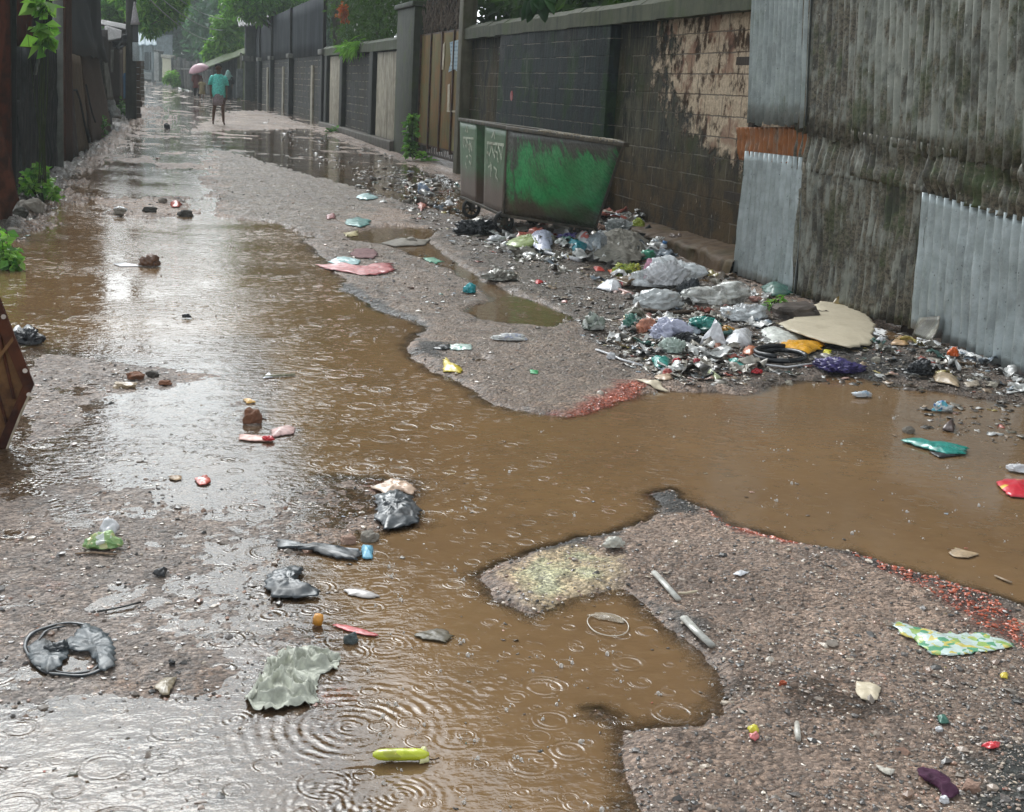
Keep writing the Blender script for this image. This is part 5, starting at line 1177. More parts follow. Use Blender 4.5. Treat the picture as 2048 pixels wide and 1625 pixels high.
o = thing('snack_packet', 'green and white crumpled packet with a dark underside standing on the left silt', 'packet', GH(205, 1085))
bag('pouch', None, None, 204, 1084, 58, 36, printed([(.34, .5, .2), (.72, .76, .7), (.2, .36, .12), (.6, .6, .3)], 14), .25, 4, 1.6, parent=o, deep=.6)
scrap('torn_top', None, None, [(200, 1068), (208, 1052), (218, 1050), (216, 1066), (240, 1062), (232, 1074), (212, 1078)], WHT, .02, .03, parent=o)
scrap('base', None, None, [(176, 1092), (182, 1102), (212, 1100), (236, 1080), (226, 1078), (206, 1092)], BLK, .001, .004, parent=o)
scrap('cloth', 'rumpled pale grey green cloth soaked in the shallow water, lower left', 'cloth', [(520, 1360), (540, 1320), (575, 1300), (620, 1292), (680, 1318), (672, 1340), (640, 1350), (632, 1390), (640, 1405), (590, 1415), (545, 1425), (505, 1420), (490, 1398)], PALEC, .003, .022, n=170, rings=60, thick=.0015, fold=1., worm=27., jit=.07)
scrap('black_bag', 'shiny crumpled black bag at the brown water edge beside pink petals', 'plastic bag', [(752, 1000), (790, 985), (822, 1000), (838, 1025), (836, 1052), (800, 1062), (765, 1068), (752, 1040)], BLK2, .012, .032, n=64, rings=16, freq=22)
o = thing('torn_strip', 'long torn black strip ending in a white and sky blue tip', 'plastic strip', GH(650, 1100))
scrap('strip', None, None, [(550, 1082), (580, 1088), (640, 1092), (690, 1098), (722, 1106), (718, 1124), (680, 1120), (620, 1106), (556, 1098)], BLK2, .006, .014, parent=o, n=56)
rod('white_roll', None, None, [(668, 1102), (690, 1104), (716, 1106)], .008, WHT, parent=o); scrap('blue_tip', None, None, [(724, 1092), (746, 1094), (744, 1120), (724, 1120)], plastic((.12, .36, .5), .5), .012, .006, parent=o)
scrap('black_bag', 'ragged black plastic scrap with two pointed tails, below the long torn strip', 'plastic bag', [(525, 1170), (545, 1148), (585, 1138), (610, 1140), (600, 1155), (590, 1166), (605, 1182), (640, 1190), (636, 1200), (590, 1202), (545, 1200)], BLK2, .008, .022, n=60, rings=12, freq=24)
scrap('plastic_scrap', 'flat grey white lozenge of plastic floating on brown water', 'plastic scrap', [(686, 1180), (715, 1180), (745, 1186), (760, 1194), (735, 1198), (700, 1192)], plastic((.42, .38, .36), .4), .008, .002)
mb = MB(); g = GH(638, 1250); mb.tube([g + np.array([-.006, 0, .002]), g + np.array([-.002, .002, .018]), g + np.array([0, .003, .03])], [.014, .015, .012], 18); tag(mb.build('screw_top', plastic((.6, .26, .03), .45), None, True), 'small orange bottle cap on the silt in the lower left', 'bottle cap')
scrap('red_strip', 'thin red plastic strip half sunk below the orange cap', 'plastic strip', [(662, 1250), (690, 1252), (735, 1264), (760, 1274), (735, 1274), (690, 1262)], plastic((.45, .05, .05), .5), .001, .004)
stone('pebble', 'dark blue grey pebble at the water edge right of the orange cap', 'stone', 702, 1276, 26, 24, concrete((.10, .12, .12), .1, (.04, .045, .045)))
o = thing('snack_wrapper', 'tube shaped yellow green wrapper with frayed dark tail, bottom of the frame', 'wrapper', GH(800, 1522))
mb = MB(); P = [GH(x, 1522 - .01 * (x - 800)) + np.array([0, 0, .016]) for x in np.linspace(745, 858, 12)]; mb.tube(P, [.006, .014, .016, .017, .0165, .017, .017, .016, .017, .016, .014, .004], 12, flat=.8); mb.build('tube', printed([(.45, .5, .02), (.55, .6, .04), (.35, .36, .03), (.6, .5, .1)], 12), o, True)
rod('tail', None, None, [(858, 1522), (868, 1523), (878, 1519)], .002, BRN, parent=o); scrap('pale_end', None, None, [(838, 1508), (856, 1508), (858, 1526), (840, 1530)], plastic((.6, .58, .3), .4), .026, .003, parent=o)
scrap('foam_strip', 'pale pink foam strip with a crimson end, left of the main puddle', 'foam strip', [(478, 870), (500, 872), (545, 876), (546, 884), (500, 884), (478, 880)], plastic((.5, .27, .22), .6), .008, .004)
scrap('foam_strip', 'paler pink foam strip lying across the crimson one', 'foam strip', [(540, 862), (580, 853), (592, 858), (588, 868), (545, 876)], plastic((.55, .36, .33), .6), .018, .003)
bag('red_scrap', 'crimson plastic knot between the two pink foam strips', 'plastic scrap', 537, 879, 20, 12, REDP, .3, 3)
stone('brick_piece', 'broken tan brick standing in shallow water left of centre', 'brick', 505, 832, 34, 34, BRK); scrap('orange_chip', 'small orange chip by the broken tan brick', 'plastic scrap', [(486, 800), (500, 800), (512, 806), (494, 808)], plastic((.6, .34, .08), .5), .012, .002)
rod('stick', 'pale wet stick with white tip floating left of centre', 'stick', [(527, 756), (555, 754), (590, 752)], .008, wood((.4, .4, .28)), flat=.7); scrap('white_tip', 'white triangular scrap at the end of the pale floating stick', 'paper scrap', [(526, 758), (538, 746), (546, 756)], WHT, .012, .003)
scrap('petal', 'curled coral red petal on the bright wet film at left', 'petal', ell(406, 963, 16, 9), plastic((.5, .1, .07), .4), .007, .006); scrap('leaf', 'ochre brown leaf beside the coral red petal', 'leaf', ell(352, 957, 14, 5), plastic((.4, .26, .14), .5), .006, .003)
scrap('petals', 'wilted pale pink and cream petals against the shiny black bag', 'petal', [(742, 978), (780, 962), (815, 968), (832, 982), (825, 994), (800, 985), (770, 990)], plastic((.55, .38, .27), .5), .006, .018, n=50, rings=10, freq=26)
stone('stone', 'smooth pinkish stone above the torn black strip', 'stone', 697, 1078, 30, 22, PKST); stone('stone', 'whitish round stone next to the pinkish one', 'stone', 738, 1072, 32, 26, STN)
scrap('scrap_of_card', 'sodden brown card corner in the bottom left film', 'card', [(308, 1376), (330, 1358), (354, 1356), (338, 1392), (325, 1394)], plastic((.24, .19, .12), .6), .004, .006)
stone('pebble', 'small black pebble above the sodden card corner', 'stone', 344, 1325, 12, 12, plastic((.015, .015, .016), .3)); scrap('dark_leaf', 'small curled black leaf on grey silt in the left foreground', 'leaf', [(305, 1150), (322, 1146), (335, 1142), (330, 1156), (315, 1156)], BLK, .012, .01)
rod('twig', 'black wet twig above the ringed black bag', 'twig', [(195, 1227), (222, 1222), (250, 1216), (282, 1208)], .004, plastic((.03, .03, .03), .4)); rod('twig', 'thin brown lath lying under the green and white packet', 'twig', [(150, 1110), (190, 1108), (232, 1112)], .006, wood((.36, .25, .17)), flat=.5)
o = thing('black_bag', 'knotted black plastic bag with white corner by the rusty cart', 'plastic bag', GH(55, 680)); bag('pouch', None, None, 56, 676, 48, 34, BLK, .4, 4, 2.4, parent=o); scrap('white_corner', None, None, [(26, 662), (40, 656), (46, 664), (32, 670)], WHT, .03, .004, parent=o); scrap('grey_patch', None, None, [(38, 672), (52, 660), (70, 664), (74, 680), (50, 682)], GREYP, .05, .01, parent=o)
# --- rubble mounds in the flood
for (x, y, w, h, m, lb) in [(240, 422, 22, 14, STN, 'pale stone at the left tip of the rubble bar in the flood'), (300, 420, 26, 14, STN2, 'black stone in the middle of the rubble bar in the flood'), (325, 402, 16, 12, STN, 'grey lump at the crest of the rubble bar'), (372, 428, 30, 16, STN2, 'dark rough lump at the right end of the rubble bar'), (270, 752, 34, 18, BRK, 'reddish brick lump on the bar left of centre'), (305, 748, 24, 14, STN2, 'grey green lump on the bar left of centre'), (330, 765, 24, 10, BRK, 'rust brown lump at the end of the bar left of centre'), (250, 770, 40, 12, TAN, 'tan slab of rubble on the bar left of centre'), (62, 412, 44, 30, STN, 'broken concrete block below the left-hand weeds'), (40, 425, 30, 20, STN2, 'small grey rubble lump beside the broken concrete block'), (30, 462, 26, 14, STN, 'pale rubble by the left frame edge')]: stone('rubble', lb, 'rubble', x, y, w, h, m)
scrap('red_scrap', 'red plastic scrap on the rubble bar in the flood', 'plastic scrap', ell(351, 411, 12, 6), plastic((.5, .09, .06), .4), .03, .02); scrap('paper_scrap', 'white scrap at the near edge of the rubble bar', 'paper scrap', ell(240, 421, 12, 4), WHT, .03, .01)
bag('sodden_lump', 'brown sodden bundle sticking out of the flood', 'bundle', 300, 524, 34, 30, plastic((.13, .06, .03), .4), .5, 4, 1.8); scrap('white_shred', 'white shred trailing left of the sodden bundle', 'plastic scrap', [(226, 528), (250, 526), (285, 533), (240, 534)], WHT, .004, .004)
bag('leaf_clump', 'tiny dark clump with curved stem in the bright reflection', 'twig', 373, 634, 14, 10, BLK, .4, 3); stone('stone', 'small dark stone far up the flooded lane', 'stone', 334, 253, 10, 14, BLK)
# --- the middle spit of gravel
scrap('leaf', 'yellow fallen leaf on the tip of the middle gravel spit', 'leaf', [(884, 722), (893, 718), (900, 730), (926, 740), (920, 748), (886, 746), (888, 734)], LEAFY, .014, .008)
o = thing('packet', 'white and green striped packet with black end on the gravel', 'packet', GH(900, 695)); scrap('stripe', None, None, [(900, 690), (943, 690), (944, 700), (900, 700)], printed([(.55, .66, .6), (.05, .34, .18), (.5, .62, .58)], 16), .012, .003, parent=o); scrap('black_end', None, None, [(866, 698), (884, 690), (900, 690), (900, 699), (880, 701)], BLK, .008, .005, parent=o)
bag('crushed_bottle', 'crushed white bottle with lilac end on the gravel', 'bottle', 1020, 676, 60, 16, printed([(.62, .62, .6), (.4, .42, .52), (.62, .62, .62)], 10), .35, 4, 2.5, deep=.35)
scrap('green_chip', 'small bright green chip below the crushed white bottle', 'plastic scrap', [(1060, 741), (1076, 742), (1075, 749), (1061, 748)], GRN, .006, .002)
bag('teal_scrap', 'crumpled teal plastic ball at the edge of the gravel channel', 'plastic scrap', 938, 580, 24, 22, TEAL2, .4, 4, 2.2)
scrap('pink_cloth', 'long faded pink red strip lying where gravel meets flood', 'cloth', [(636, 532), (660, 530), (720, 536), (784, 528), (786, 546), (730, 552), (680, 548), (652, 540)], plastic((.42, .12, .12), .5, .3, .5, 1., .1, .3), .006, .018, n=70, rings=10)
scrap('aqua_paper', 'pale aqua wrapper tucked behind the pink red strip', 'wrapper', ell(688, 525, 28, 8), AQUA, .01, .014); scrap('mauve_rag', 'thin mauve rag stretched over gravel behind the pink red strip', 'cloth', ell(730, 508, 30, 10), cloth((.24, .13, .13)), .004, .012)
scrap('green_scrap', 'sea green rectangle of plastic by the gravel channel', 'plastic scrap', [(848, 516), (868, 516), (886, 524), (858, 528)], plastic((.12, .36, .24), .4), .006, .006); scrap('teal_net', 'sea green netting flattened on gravel uphill of the pink strip', 'net', ell(716, 446, 28, 9), plastic((.1, .26, .24), .5), .01, .02)
scrap('aqua_scrap', 'pale aqua plastic scrap farther up the gravel', 'plastic scrap', ell(732, 396, 16, 7), AQUA, .02, .02); scrap('pink_scrap', 'small dull pink scrap left of the sea green netting', 'plastic scrap', ell(662, 434, 10, 5), plastic((.42, .18, .18), .5), .015, .01)
scrap('yellow_lath', 'cream yellow lath pieces in the wet channel', 'stick', [(688, 466), (716, 462), (714, 472), (692, 474)], plastic((.48, .4, .2), .6), .02, .004); bag('blue_bag', 'pale blue crumpled bag left of the skip', 'plastic bag', 846, 381, 26, 24, printed([(.35, .42, .55), (.6, .62, .66), (.2, .3, .45)], 6), .4, 4)
scrap('white_tray', 'off-white tray fragment left of the skip wheels', 'tray', ell(898, 408, 9, 5), WHT, .03, .01); scrap('red_rag', 'brick red rag in the puddle left of the skip', 'cloth', ell(845, 414, 9, 9), plastic((.4, .12, .08), .5), .02, .02)
scrap('stone_slab', 'flat pale slab crossing the narrow wet channel', 'slab', [(760, 488), (800, 478), (860, 482), (850, 492), (790, 494)], STN, .03, .008); stone('stone', 'round pale stone on the slab in the channel', 'stone', 822, 482, 24, 18, STN)
# --- around the skip
bag('black_bag', 'glossy black bag slumped before the skip wheels', 'plastic bag', 950, 456, 62, 40, BLK, .45, 4, 2.4); bag('white_cup', 'crushed white cup by the near skip wheel', 'cup', 992, 478, 34, 16, WHT, .3, 4, 1.6, deep=.5)
scrap('lavender_cloth', 'lavender white cloth spilled out under the green skip', 'cloth', [(1055, 468), (1078, 466), (1098, 478), (1108, 492), (1100, 510), (1080, 508), (1060, 488)], LAV, .06, .05, n=60, rings=14, freq=9)
rod('white_roll', 'long white twisted sheet in front of the lavender cloth', 'plastic sheet', [(1018, 508), (1050, 506), (1085, 508), (1120, 516), (1158, 524)], .035, WHT, 10, .6); scrap('green_grass_scraps', 'limp pale green stalks spread before the lavender cloth', 'plant waste', ell(1050, 492, 40, 10), plastic((.28, .34, .12), .6), .02, .05, n=60, rings=12, freq=14)
bag('purple_bag', 'deep purple patterned bag under the skip', 'plastic bag', 1142, 480, 48, 24, PURP, .45, 4, 2.5); scrap('teal_packet', 'flat teal packet beside the deep purple bag', 'packet', [(1135, 500), (1165, 492), (1180, 505), (1150, 514)], plastic((.03, .27, .34), .4), .05, .02)
scrap('grey_film', 'greyish plastic film heaped beside the teal packet', 'plastic sheet', [(1165, 490), (1200, 484), (1226, 505), (1200, 520), (1172, 508)], plastic((.3, .33, .36), .3), .1, .05, n=50, rings=10); scrap('white_box', 'white box flap with red print next to the grey film', 'card', [(1150, 488), (1176, 484), (1184, 500), (1160, 506)], printed([(.6, .6, .62), (.6, .6, .6), (.5, .14, .12)], 5), .08, .02)
scrap('white_tray', 'white foam tray edge at the skip shadow', 'tray', ell(1122, 470, 18, 8), WHT, .05, .03); bag('black_bag', 'dark bag wedged under the sloping end of the skip', 'plastic bag', 1180, 466, 50, 30, BLK2, .45, 4, 2.4)
scrap('grey_sack', 'big crumpled beige grey sack in front of the rubbish heap', 'sack', [(1190, 510), (1200, 488), (1232, 472), (1268, 482), (1290, 505), (1282, 530), (1240, 540), (1205, 530)], GREYC, .05, .09, n=80, rings=22, freq=9, thick=.003)
bag('black_bag', 'small black bag beside the beige grey sack', 'plastic bag', 1262, 508, 36, 28, BLK, .45, 4, 2.4); bag('teal_bag', 'sea green bag scrap behind the big clear bag', 'plastic bag', 1288, 512, 40, 22, plastic((.06, .32, .2), .35), .45, 4, 2.2)
bag('black_bag', 'round black bag near the top of the heap by the wall', 'plastic bag', 1292, 470, 26, 32, BLK, .4, 4, 2.); bag('clear_bag', 'cloudy clear bag at the heap top beside the round black bag', 'plastic bag', 1322, 464, 44, 34, CLR2, .35, 4, 1.8)
bag('clear_bag', 'grey cloudy bag on the heap behind the beige sack', 'plastic bag', 1236, 458, 60, 34, plastic((.33, .35, .35), .3), .45, 4, 2.2); bag('clear_bag', 'empty twisted clear bag standing on the very top of the heap', 'plastic bag', 1244, 444, 26, 26, CLR2, .5, 4, 2.2)
bag('brown_rag', 'pinkish brown rag on the heap under the skip edge', 'cloth', 1196, 458, 28, 26, plastic((.3, .17, .12), .6), .5, 4, 2.2); bag('green_scrap', 'yellow green peel on the heap top', 'plant waste', 1276, 448, 24, 18, plastic((.34, .4, .04), .5), .5, 4, 2.2); bag('green_scrap', 'yellow green peel lower down beside the round black bag', 'plant waste', 1272, 480, 18, 16, plastic((.3, .38, .05), .5), .5, 4, 2.2)
bag('clear_bag', 'limp cloudy bag right of the small black bag on the heap', 'plastic bag', 1318, 492, 46, 40, CLR2, .45, 4, 2.); bag('brown_rag', 'dark brown leaf litter bundle at the wall end of the heap', 'plant waste', 1362, 490, 60, 34, plastic((.09, .055, .04), .6), .6, 4, 3.); scrap('tan_paper', 'tan paper against the wall foot behind the heap', 'paper', [(1340, 474), (1362, 466), (1372, 482), (1350, 484)], TAN, .08, .04)
o = thing('bottle', 'white medicine bottle with blue cap standing on the heap', 'bottle', GH(1322, 512)); g = WL[o]; q = onY(1330, 484, g[1]); mb = MB(); ax = q - g; mb.tube([g, g + ax * .1, g + ax * .75, g + ax * .85], [.03, .036, .036, .02], 14); mb.build('flask', printed([(.62, .64, .66), (.6, .62, .66), (.3, .36, .4)], 8), o, True); mb = MB(); mb.tube([g + ax * .85, g + ax * 1.05], .024, 12); mb.build('cap', BLU, o, True)
# --- the big clear bags
o = thing('clear_bag', 'big bulging clear bag with pink, teal and black bags inside, below the wall', 'plastic bag', GH(1335, 600))
bag('outer_film', None, None, 1336, 548, 128, 82, CLR, .22, 5, 1.5, parent=o, deep=.7, tilt=-.1); bag('pink_bag', None, None, 1300, 543, 38, 56, plastic((.7, .33, .45), .4), .3, 4, 1.8, parent=o, deep=.5, fwd=.07); bag('paper_filling', None, None, 1338, 552, 70, 60, WHT, .45, 4, 2.4, parent=o, deep=.5)
bag('teal_bag', 'shiny teal bag lying on the big bulging clear bag', 'plastic bag', 1356, 578, 44, 26, TEAL2, .4, 4, 2.4, lift=.07, deep=.5); bag('black_bag', 'shiny black bag lying on the big bulging clear bag right of the teal one', 'plastic bag', 1378, 585, 48, 42, BLK2, .45, 4, 2.4, lift=.03, deep=.5)
bag('white_bag', 'tied white bag bulging at the front of the big clear bag', 'plastic bag', 1318, 602, 92, 46, plastic((.58, .6, .6), .25, .1, .5, .85, .4, .1), .25, 5, 1.6, deep=.6)
bag('clear_bag', 'milky clear sack with a reddish top edge, right of the big clear bag', 'plastic bag', 1432, 590, 110, 54, CLR2, .22, 5, 1.5, deep=.6); bag('clear_bag', 'limp clear sack in front of the milky one with an orange scrap', 'plastic bag', 1492, 630, 82, 38, CLR, .35, 4, 1.9, deep=.6); scrap('orange_scrap', 'small orange packet peeping from under the limp clear sack', 'packet', [(1444, 628), (1462, 627), (1464, 633), (1446, 635)], ORY, .03, .004)
rod('plank', 'dark weathered plank under the clear bags', 'plank', [(1285, 624), (1340, 630), (1420, 626)], .03, wood((.10, .07, .05)), 8, .5)
scrap('orange_strip', 'bright orange strip beside yellow green weeds', 'plastic strip', [(1215, 540), (1230, 546), (1262, 552), (1258, 558), (1228, 554)], ORG, .03, .008); scrap('red_scrap', 'scarlet scrap left of the bright orange strip', 'plastic scrap', [(1186, 536), (1206, 538), (1210, 544), (1192, 544)], plastic((.6, .08, .06), .4), .02, .006)
bag('green_waste', 'yellow green heap of vegetable waste touching the big clear bag', 'plant waste', 1256, 546, 46, 34, printed([(.36, .42, .03), (.2, .28, .02), (.42, .44, .05), (.08, .1, .02)], 14), .6, 5, 3.4); stone('stone', 'dark round stone above the bright orange strip', 'stone', 1221, 528, 16, 18, STN2)
scrap('paper', 'bright white folded paper left of the tied white bag', 'paper', [(1195, 578), (1218, 570), (1236, 562), (1242, 580), (1222, 586)], WHT, .05, .02); scrap('red_scrap', 'dull red cloth scrap beside the folded white paper', 'cloth', [(1238, 566), (1252, 562), (1262, 572), (1246, 576)], plastic((.4, .05, .05), .5), .03, .02); rod('pink_tube', 'pale pink tube lying between paper and tied white bag', 'tube', [(1238, 582), (1266, 592)], .012, plastic((.5, .3, .27), .5))
scrap('red_chip', 'small pinkish red chip on the muddy litter', 'plastic scrap', ell(1077, 565, 7, 4), REDP, .01, .004); bag('sodden_bag', 'mud-coloured plastic bag sunk beside the channel', 'plastic bag', 1000, 552, 56, 26, plastic((.26, .25, .21), .35, .3, .7, 1., .4, .5), .45, 4, 2.4)
# --- middle heap
bag('lavender_bag', 'lavender white bag in the middle litter heap', 'plastic bag', 1336, 662, 74, 46, LAV, .35, 4, 2.); bag('teal_bag', 'sea green bag behind the white paper corner', 'plastic bag', 1402, 652, 66, 38, TEAL, .3, 4, 2.4); bag('black_bag', 'shiny black bag between lavender bag and white paper', 'plastic bag', 1368, 678, 54, 28, BLK, .45, 4, 2.6)
o = thing('white_bag', 'white bag with a black spot rising to a point, middle litter heap', 'plastic bag', GH(1425, 690)); gA_, gB_ = GH(1392, 694), GH(1456, 700); ap = onY(1428, 636, gA_[1] + .03); ap2 = onY(1440, 650, gB_[1] + .05)
V, Fc = grid_sheet(ap, ap2, gB_, gA_, 22, 22, lambda u, v: (0, 0, .022 * nz3(u * 3, v * 2, 3.) + .012 * (1 - abs(nz3(u * 7, v * 3, 8.)) * 2) - .03 * math.sin(math.pi * u) * v)); link('pouch', V, Fc, WHT, o, True, solid=.002)
q = onY(1430, 676, gA_[1] - .022); mb = MB(); mb.tube([q, q + np.array([.004, -.008, 0])], [.022, .016], 12); mb.build('black_spot', BLK, o)
scrap('white_bag', 'flat white plastic sheet right of the pointed white bag', 'plastic sheet', [(1456, 672), (1504, 668), (1502, 692), (1470, 698), (1450, 688)], WHT, .05, .015); bag('orange_packet', 'orange wrapper by the sea green bag', 'wrapper', 1456, 662, 28, 16, plastic((.6, .3, .06), .4), .4, 4, 2.)
bag('coral_rag', 'coral and peach rag left of the lavender bag', 'cloth', 1292, 658, 36, 36, plastic((.5, .2, .12), .6), .6, 4, 2.6); bag('green_rag', 'teal and white tangled shreds left of the coral rag', 'plastic bag', 1266, 644, 30, 32, printed([(.06, .2, .15), (.5, .56, .52), (.04, .12, .1)], 10), .6, 4, 3.); bag('grey_rag', 'grey green tangled bag at the left end of the middle heap', 'plastic bag', 1186, 648, 34, 38, printed([(.26, .3, .25), (.5, .52, .48), (.1, .12, .1)], 10), .6, 4, 3.)
bag('aqua_bag', 'pale aqua bag with cream bottom in front of the middle heap', 'plastic bag', 1346, 694, 44, 34, plastic((.45, .54, .48), .35), .35, 4, 2.); scrap('rust_scrap', 'rust brown plastic shard below the pointed white bag', 'plastic scrap', [(1418, 692), (1448, 694), (1440, 708), (1424, 706)], plastic((.32, .1, .04), .5), .03, .012)
bag('black_shoe', 'flattened black sole in the middle heap', 'shoe', 1380, 690, 40, 12, BLK, .2, 4, 1.4, deep=.5); scrap('orange_scrap', 'orange peel coloured scrap right of the rust brown shard', 'plastic scrap', ell(1500, 706, 13, 8), plastic((.5, .17, .08), .5), .02, .02)
o = scrap('beige_sheet', 'big torn beige board lying in front of the corrugated sheets', 'board', [(1552, 664), (1600, 642), (1640, 622), (1700, 620), (1732, 640), (1750, 668), (1744, 692), (1700, 706), (1640, 696), (1590, 684)], plastic((.50, .43, .31), .7, .06, .1, 1., 0., .06), .016, .016, n=70, rings=14, freq=1.9, thick=.006, plane=True, fold=.35, jit=.05)
scrap('white_sheet', 'white sheet tucked beneath the left edge of the beige board', 'plastic sheet', [(1520, 664), (1540, 656), (1570, 668), (1612, 680), (1590, 690), (1540, 690)], plastic((.6, .61, .56), .5), .03, .02)
scrap('yellow_packet', 'bright orange yellow packet below the beige board', 'packet', [(1552, 698), (1570, 686), (1610, 688), (1650, 688), (1640, 702), (1610, 712), (1580, 706)], ORY, .02, .028, n=56, rings=12, freq=12)
scrap('yellow_scrap', 'small lime yellow scrap at the end of the orange yellow packet', 'plastic scrap', [(1646, 700), (1664, 702), (1660, 710), (1648, 708)], YEL, .01, .004)
P = [GH(*p) for p in ell(1562, 718, 50, 11, .03, 22, .05)]; P.append(P[0]); mb = MB(); mb.tube([p + np.array([0, 0, .02]) for p in P], .016, 8); mb.tube([p * np.array([1, 1, 1]) + np.array([0, .012, .045]) for p in P[6:18]], .014, 8); tag(mb.build('rubber_tube', BLK, None, True), 'black rubber bicycle tube lying below the orange yellow packet', 'tube')
rod('white_strip', 'white strip with red marks below the black rubber tube', 'plastic strip', [(1502, 722), (1530, 732), (1572, 737), (1622, 730)], .012, WHT, 8, .5); rod('white_strip', 'long thin white twisted strip on the mud left of the middle heap', 'plastic strip', [(1193, 702), (1222, 712), (1242, 722), (1285, 734)], .011, WHT, 8, .6)
bag('white_scrap', 'white knot on the long thin twisted strip', 'plastic scrap', 1222, 714, 16, 18, WHT, .4, 3); scrap('teal_scrap', 'dark teal plastic shreds on the black mud', 'plastic scrap', [(1300, 718), (1340, 722), (1338, 738), (1312, 740)], TEAL, .02, .02); scrap('teal_scrap', 'teal shred right of the dark teal shreds', 'plastic scrap', [(1456, 722), (1492, 728), (1490, 738), (1464, 734)], TEAL, .02, .015)
for (x, y, m, lb) in [(1353, 724, REDP, 'crimson scrap between the teal shreds, leftmost of the crimson ones'), (1394, 724, plastic((.4, .05, .06), .4), 'maroon scrap between the teal shreds'), (1513, 744, REDP, 'crimson wrapper at the edge of the brown pool'), (1334, 746, plastic((.45, .09, .07), .5), 'brick red scrap at the foot of the middle heap')]: bag('red_scrap', lb, 'plastic scrap', x, y, 16, 13, m, .5, 3)
scrap('cream_leaf', 'large cream dead leaf by the red brick dust', 'leaf', [(1272, 762), (1300, 766), (1316, 764), (1324, 778), (1338, 786), (1300, 776)], CREAM, .012, .01); scrap('tan_leaf', 'broad tan dead leaf above the cream one', 'leaf', ell(1330, 756, 17, 6), plastic((.42, .3, .2), .6), .012, .006); scrap('pale_bottle', 'squashed pale green bottle at the foot of the middle heap', 'bottle', [(1412, 742), (1428, 750), (1444, 758), (1432, 764), (1416, 752)], plastic((.46, .5, .3), .4), .025, .006)
# --- along the corrugated fence and right pool
bag('purple_rag', 'black and violet patterned rag at the pool edge by the beige board', 'cloth', 1676, 734, 84, 26, PURP, .5, 4, 3.2); bag('black_bag', 'black bag with radiating folds at the pool edge below the fence', 'plastic bag', 1838, 738, 50, 30, BLK, .45, 4, 2.8); scrap('tan_sheet', 'tan plastic sheet trailing into the pool right of the folded black bag', 'plastic sheet', [(1862, 742), (1890, 750), (1918, 766), (1920, 778), (1896, 774), (1870, 764)], TAN, .02, .02); scrap('tan_sheet', 'smaller tan plastic scrap lying in the pool near the frame edge', 'plastic sheet', [(1926, 768), (1956, 764), (1960, 774), (1936, 778)], plastic((.4, .33, .25), .5), .008, .008)
bag('milk_packet', 'white and blue milk packet at the edge of the right pool', 'packet', 1722, 790, 38, 14, printed([(.6, .63, .66), (.2, .35, .5), (.6, .62, .64)], 9), .3, 4, 2., deep=.5); bag('blue_packet', 'blue topped white packet floating on the right pool', 'packet', 1882, 816, 40, 22, printed([(.58, .64, .66), (.04, .16, .4), (.1, .4, .5)], 12), .4, 4, 2.2, deep=.5)
scrap('teal_bag', 'stretched sea green bag floating on the right pool', 'plastic bag', [(1798, 884), (1820, 880), (1850, 888), (1900, 892), (1936, 900), (1930, 912), (1890, 912), (1850, 900)], TEAL, .012, .018, n=60, rings=10); scrap('black_scrap', 'black film under the stretched sea green bag', 'plastic scrap', [(1858, 906), (1900, 904), (1922, 912), (1880, 917)], BLK, .004, .006)
scrap('red_packet', 'scarlet and yellow packet at the right frame edge', 'packet', [(1988, 966), (2010, 962), (2060, 962), (2060, 998), (2020, 996)], printed([(.6, .02, .04), (.62, .03, .05), (.7, .5, .05)], 7), .014, .012); bag('white_cup', 'crumpled white cup just above the scarlet packet', 'cup', 2036, 938, 34, 18, WHT, .3, 3)
stone('stone', 'pale round stone in the right pool', 'stone', 1817, 860, 20, 16, STN); scrap('leaf', 'dark brown curled leaf near the pale round stone', 'leaf', [(1884, 862), (1898, 850), (1908, 848), (1906, 866)], plastic((.06, .035, .03), .5), .03, .012); scrap('leaf', 'pale tan leaf drifting alone on the right pool', 'leaf', [(1896, 1108), (1912, 1098), (1940, 1106), (1958, 1110), (1936, 1118), (1910, 1116)], plastic((.38, .27, .16), .5), .004, .006); rod('leaf', 'narrow tan blade drifting at the edge of the right pool', 'leaf', [(1990, 1154), (2022, 1168)], .008, plastic((.36, .26, .17), .5), 6, .4)
bag('white_cup', 'dented white cup against the foot of the fence', 'cup', 1970, 690, 38, 34, WHT, .25, 4, 1.6, lift=.03); bag('orange_scrap', 'orange wrapper at the foot of the fence', 'wrapper', 1905, 706, 20, 22, ORG, .45, 4, 2.); scrap('tan_leaf', 'curled tan leaf below the bent tin flap', 'leaf', [(1780, 692), (1800, 676), (1816, 684), (1812, 694)], plastic((.45, .28, .14), .5), .03, .02); bag('white_scrap', 'small white lump right of the beige board', 'plastic scrap', 1760, 684, 18, 14, WHT, .4, 3)
for (x, y, w, lb) in [(1752, 720, 16, 'round whitish pebble at the pool edge right of the patterned rag'), (1578, 766, 13, 'small white pebble in the brown pool below the rubber tube'), (1985, 770, 16, 'grey white pebble on the bank near the right frame edge')]: stone('pebble', lb, 'stone', x, y, w, w * .8, concrete((.5, .46, .38), .05, (.4, .36, .3)))
stone('concrete_chunk', 'mossy broken concrete slab left of the beige board', 'rubble', 1592, 622, 90, 40, concrete((.14, .115, .10), .5, (.05, .045, .04)), amp=.3); scrap('green_net', 'dark green netting at the fence foot above the seedling', 'net', [(1520, 584), (1550, 574), (1586, 588), (1572, 598), (1540, 596)], plastic((.03, .12, .09), .5), .04, .03); scrap('brown_sack', 'mustard brown sack hanging against the grimy sheets', 'sack', [(1655, 628), (1660, 614), (1700, 614), (1704, 632)], plastic((.2, .13, .02), .5), .10, .02)
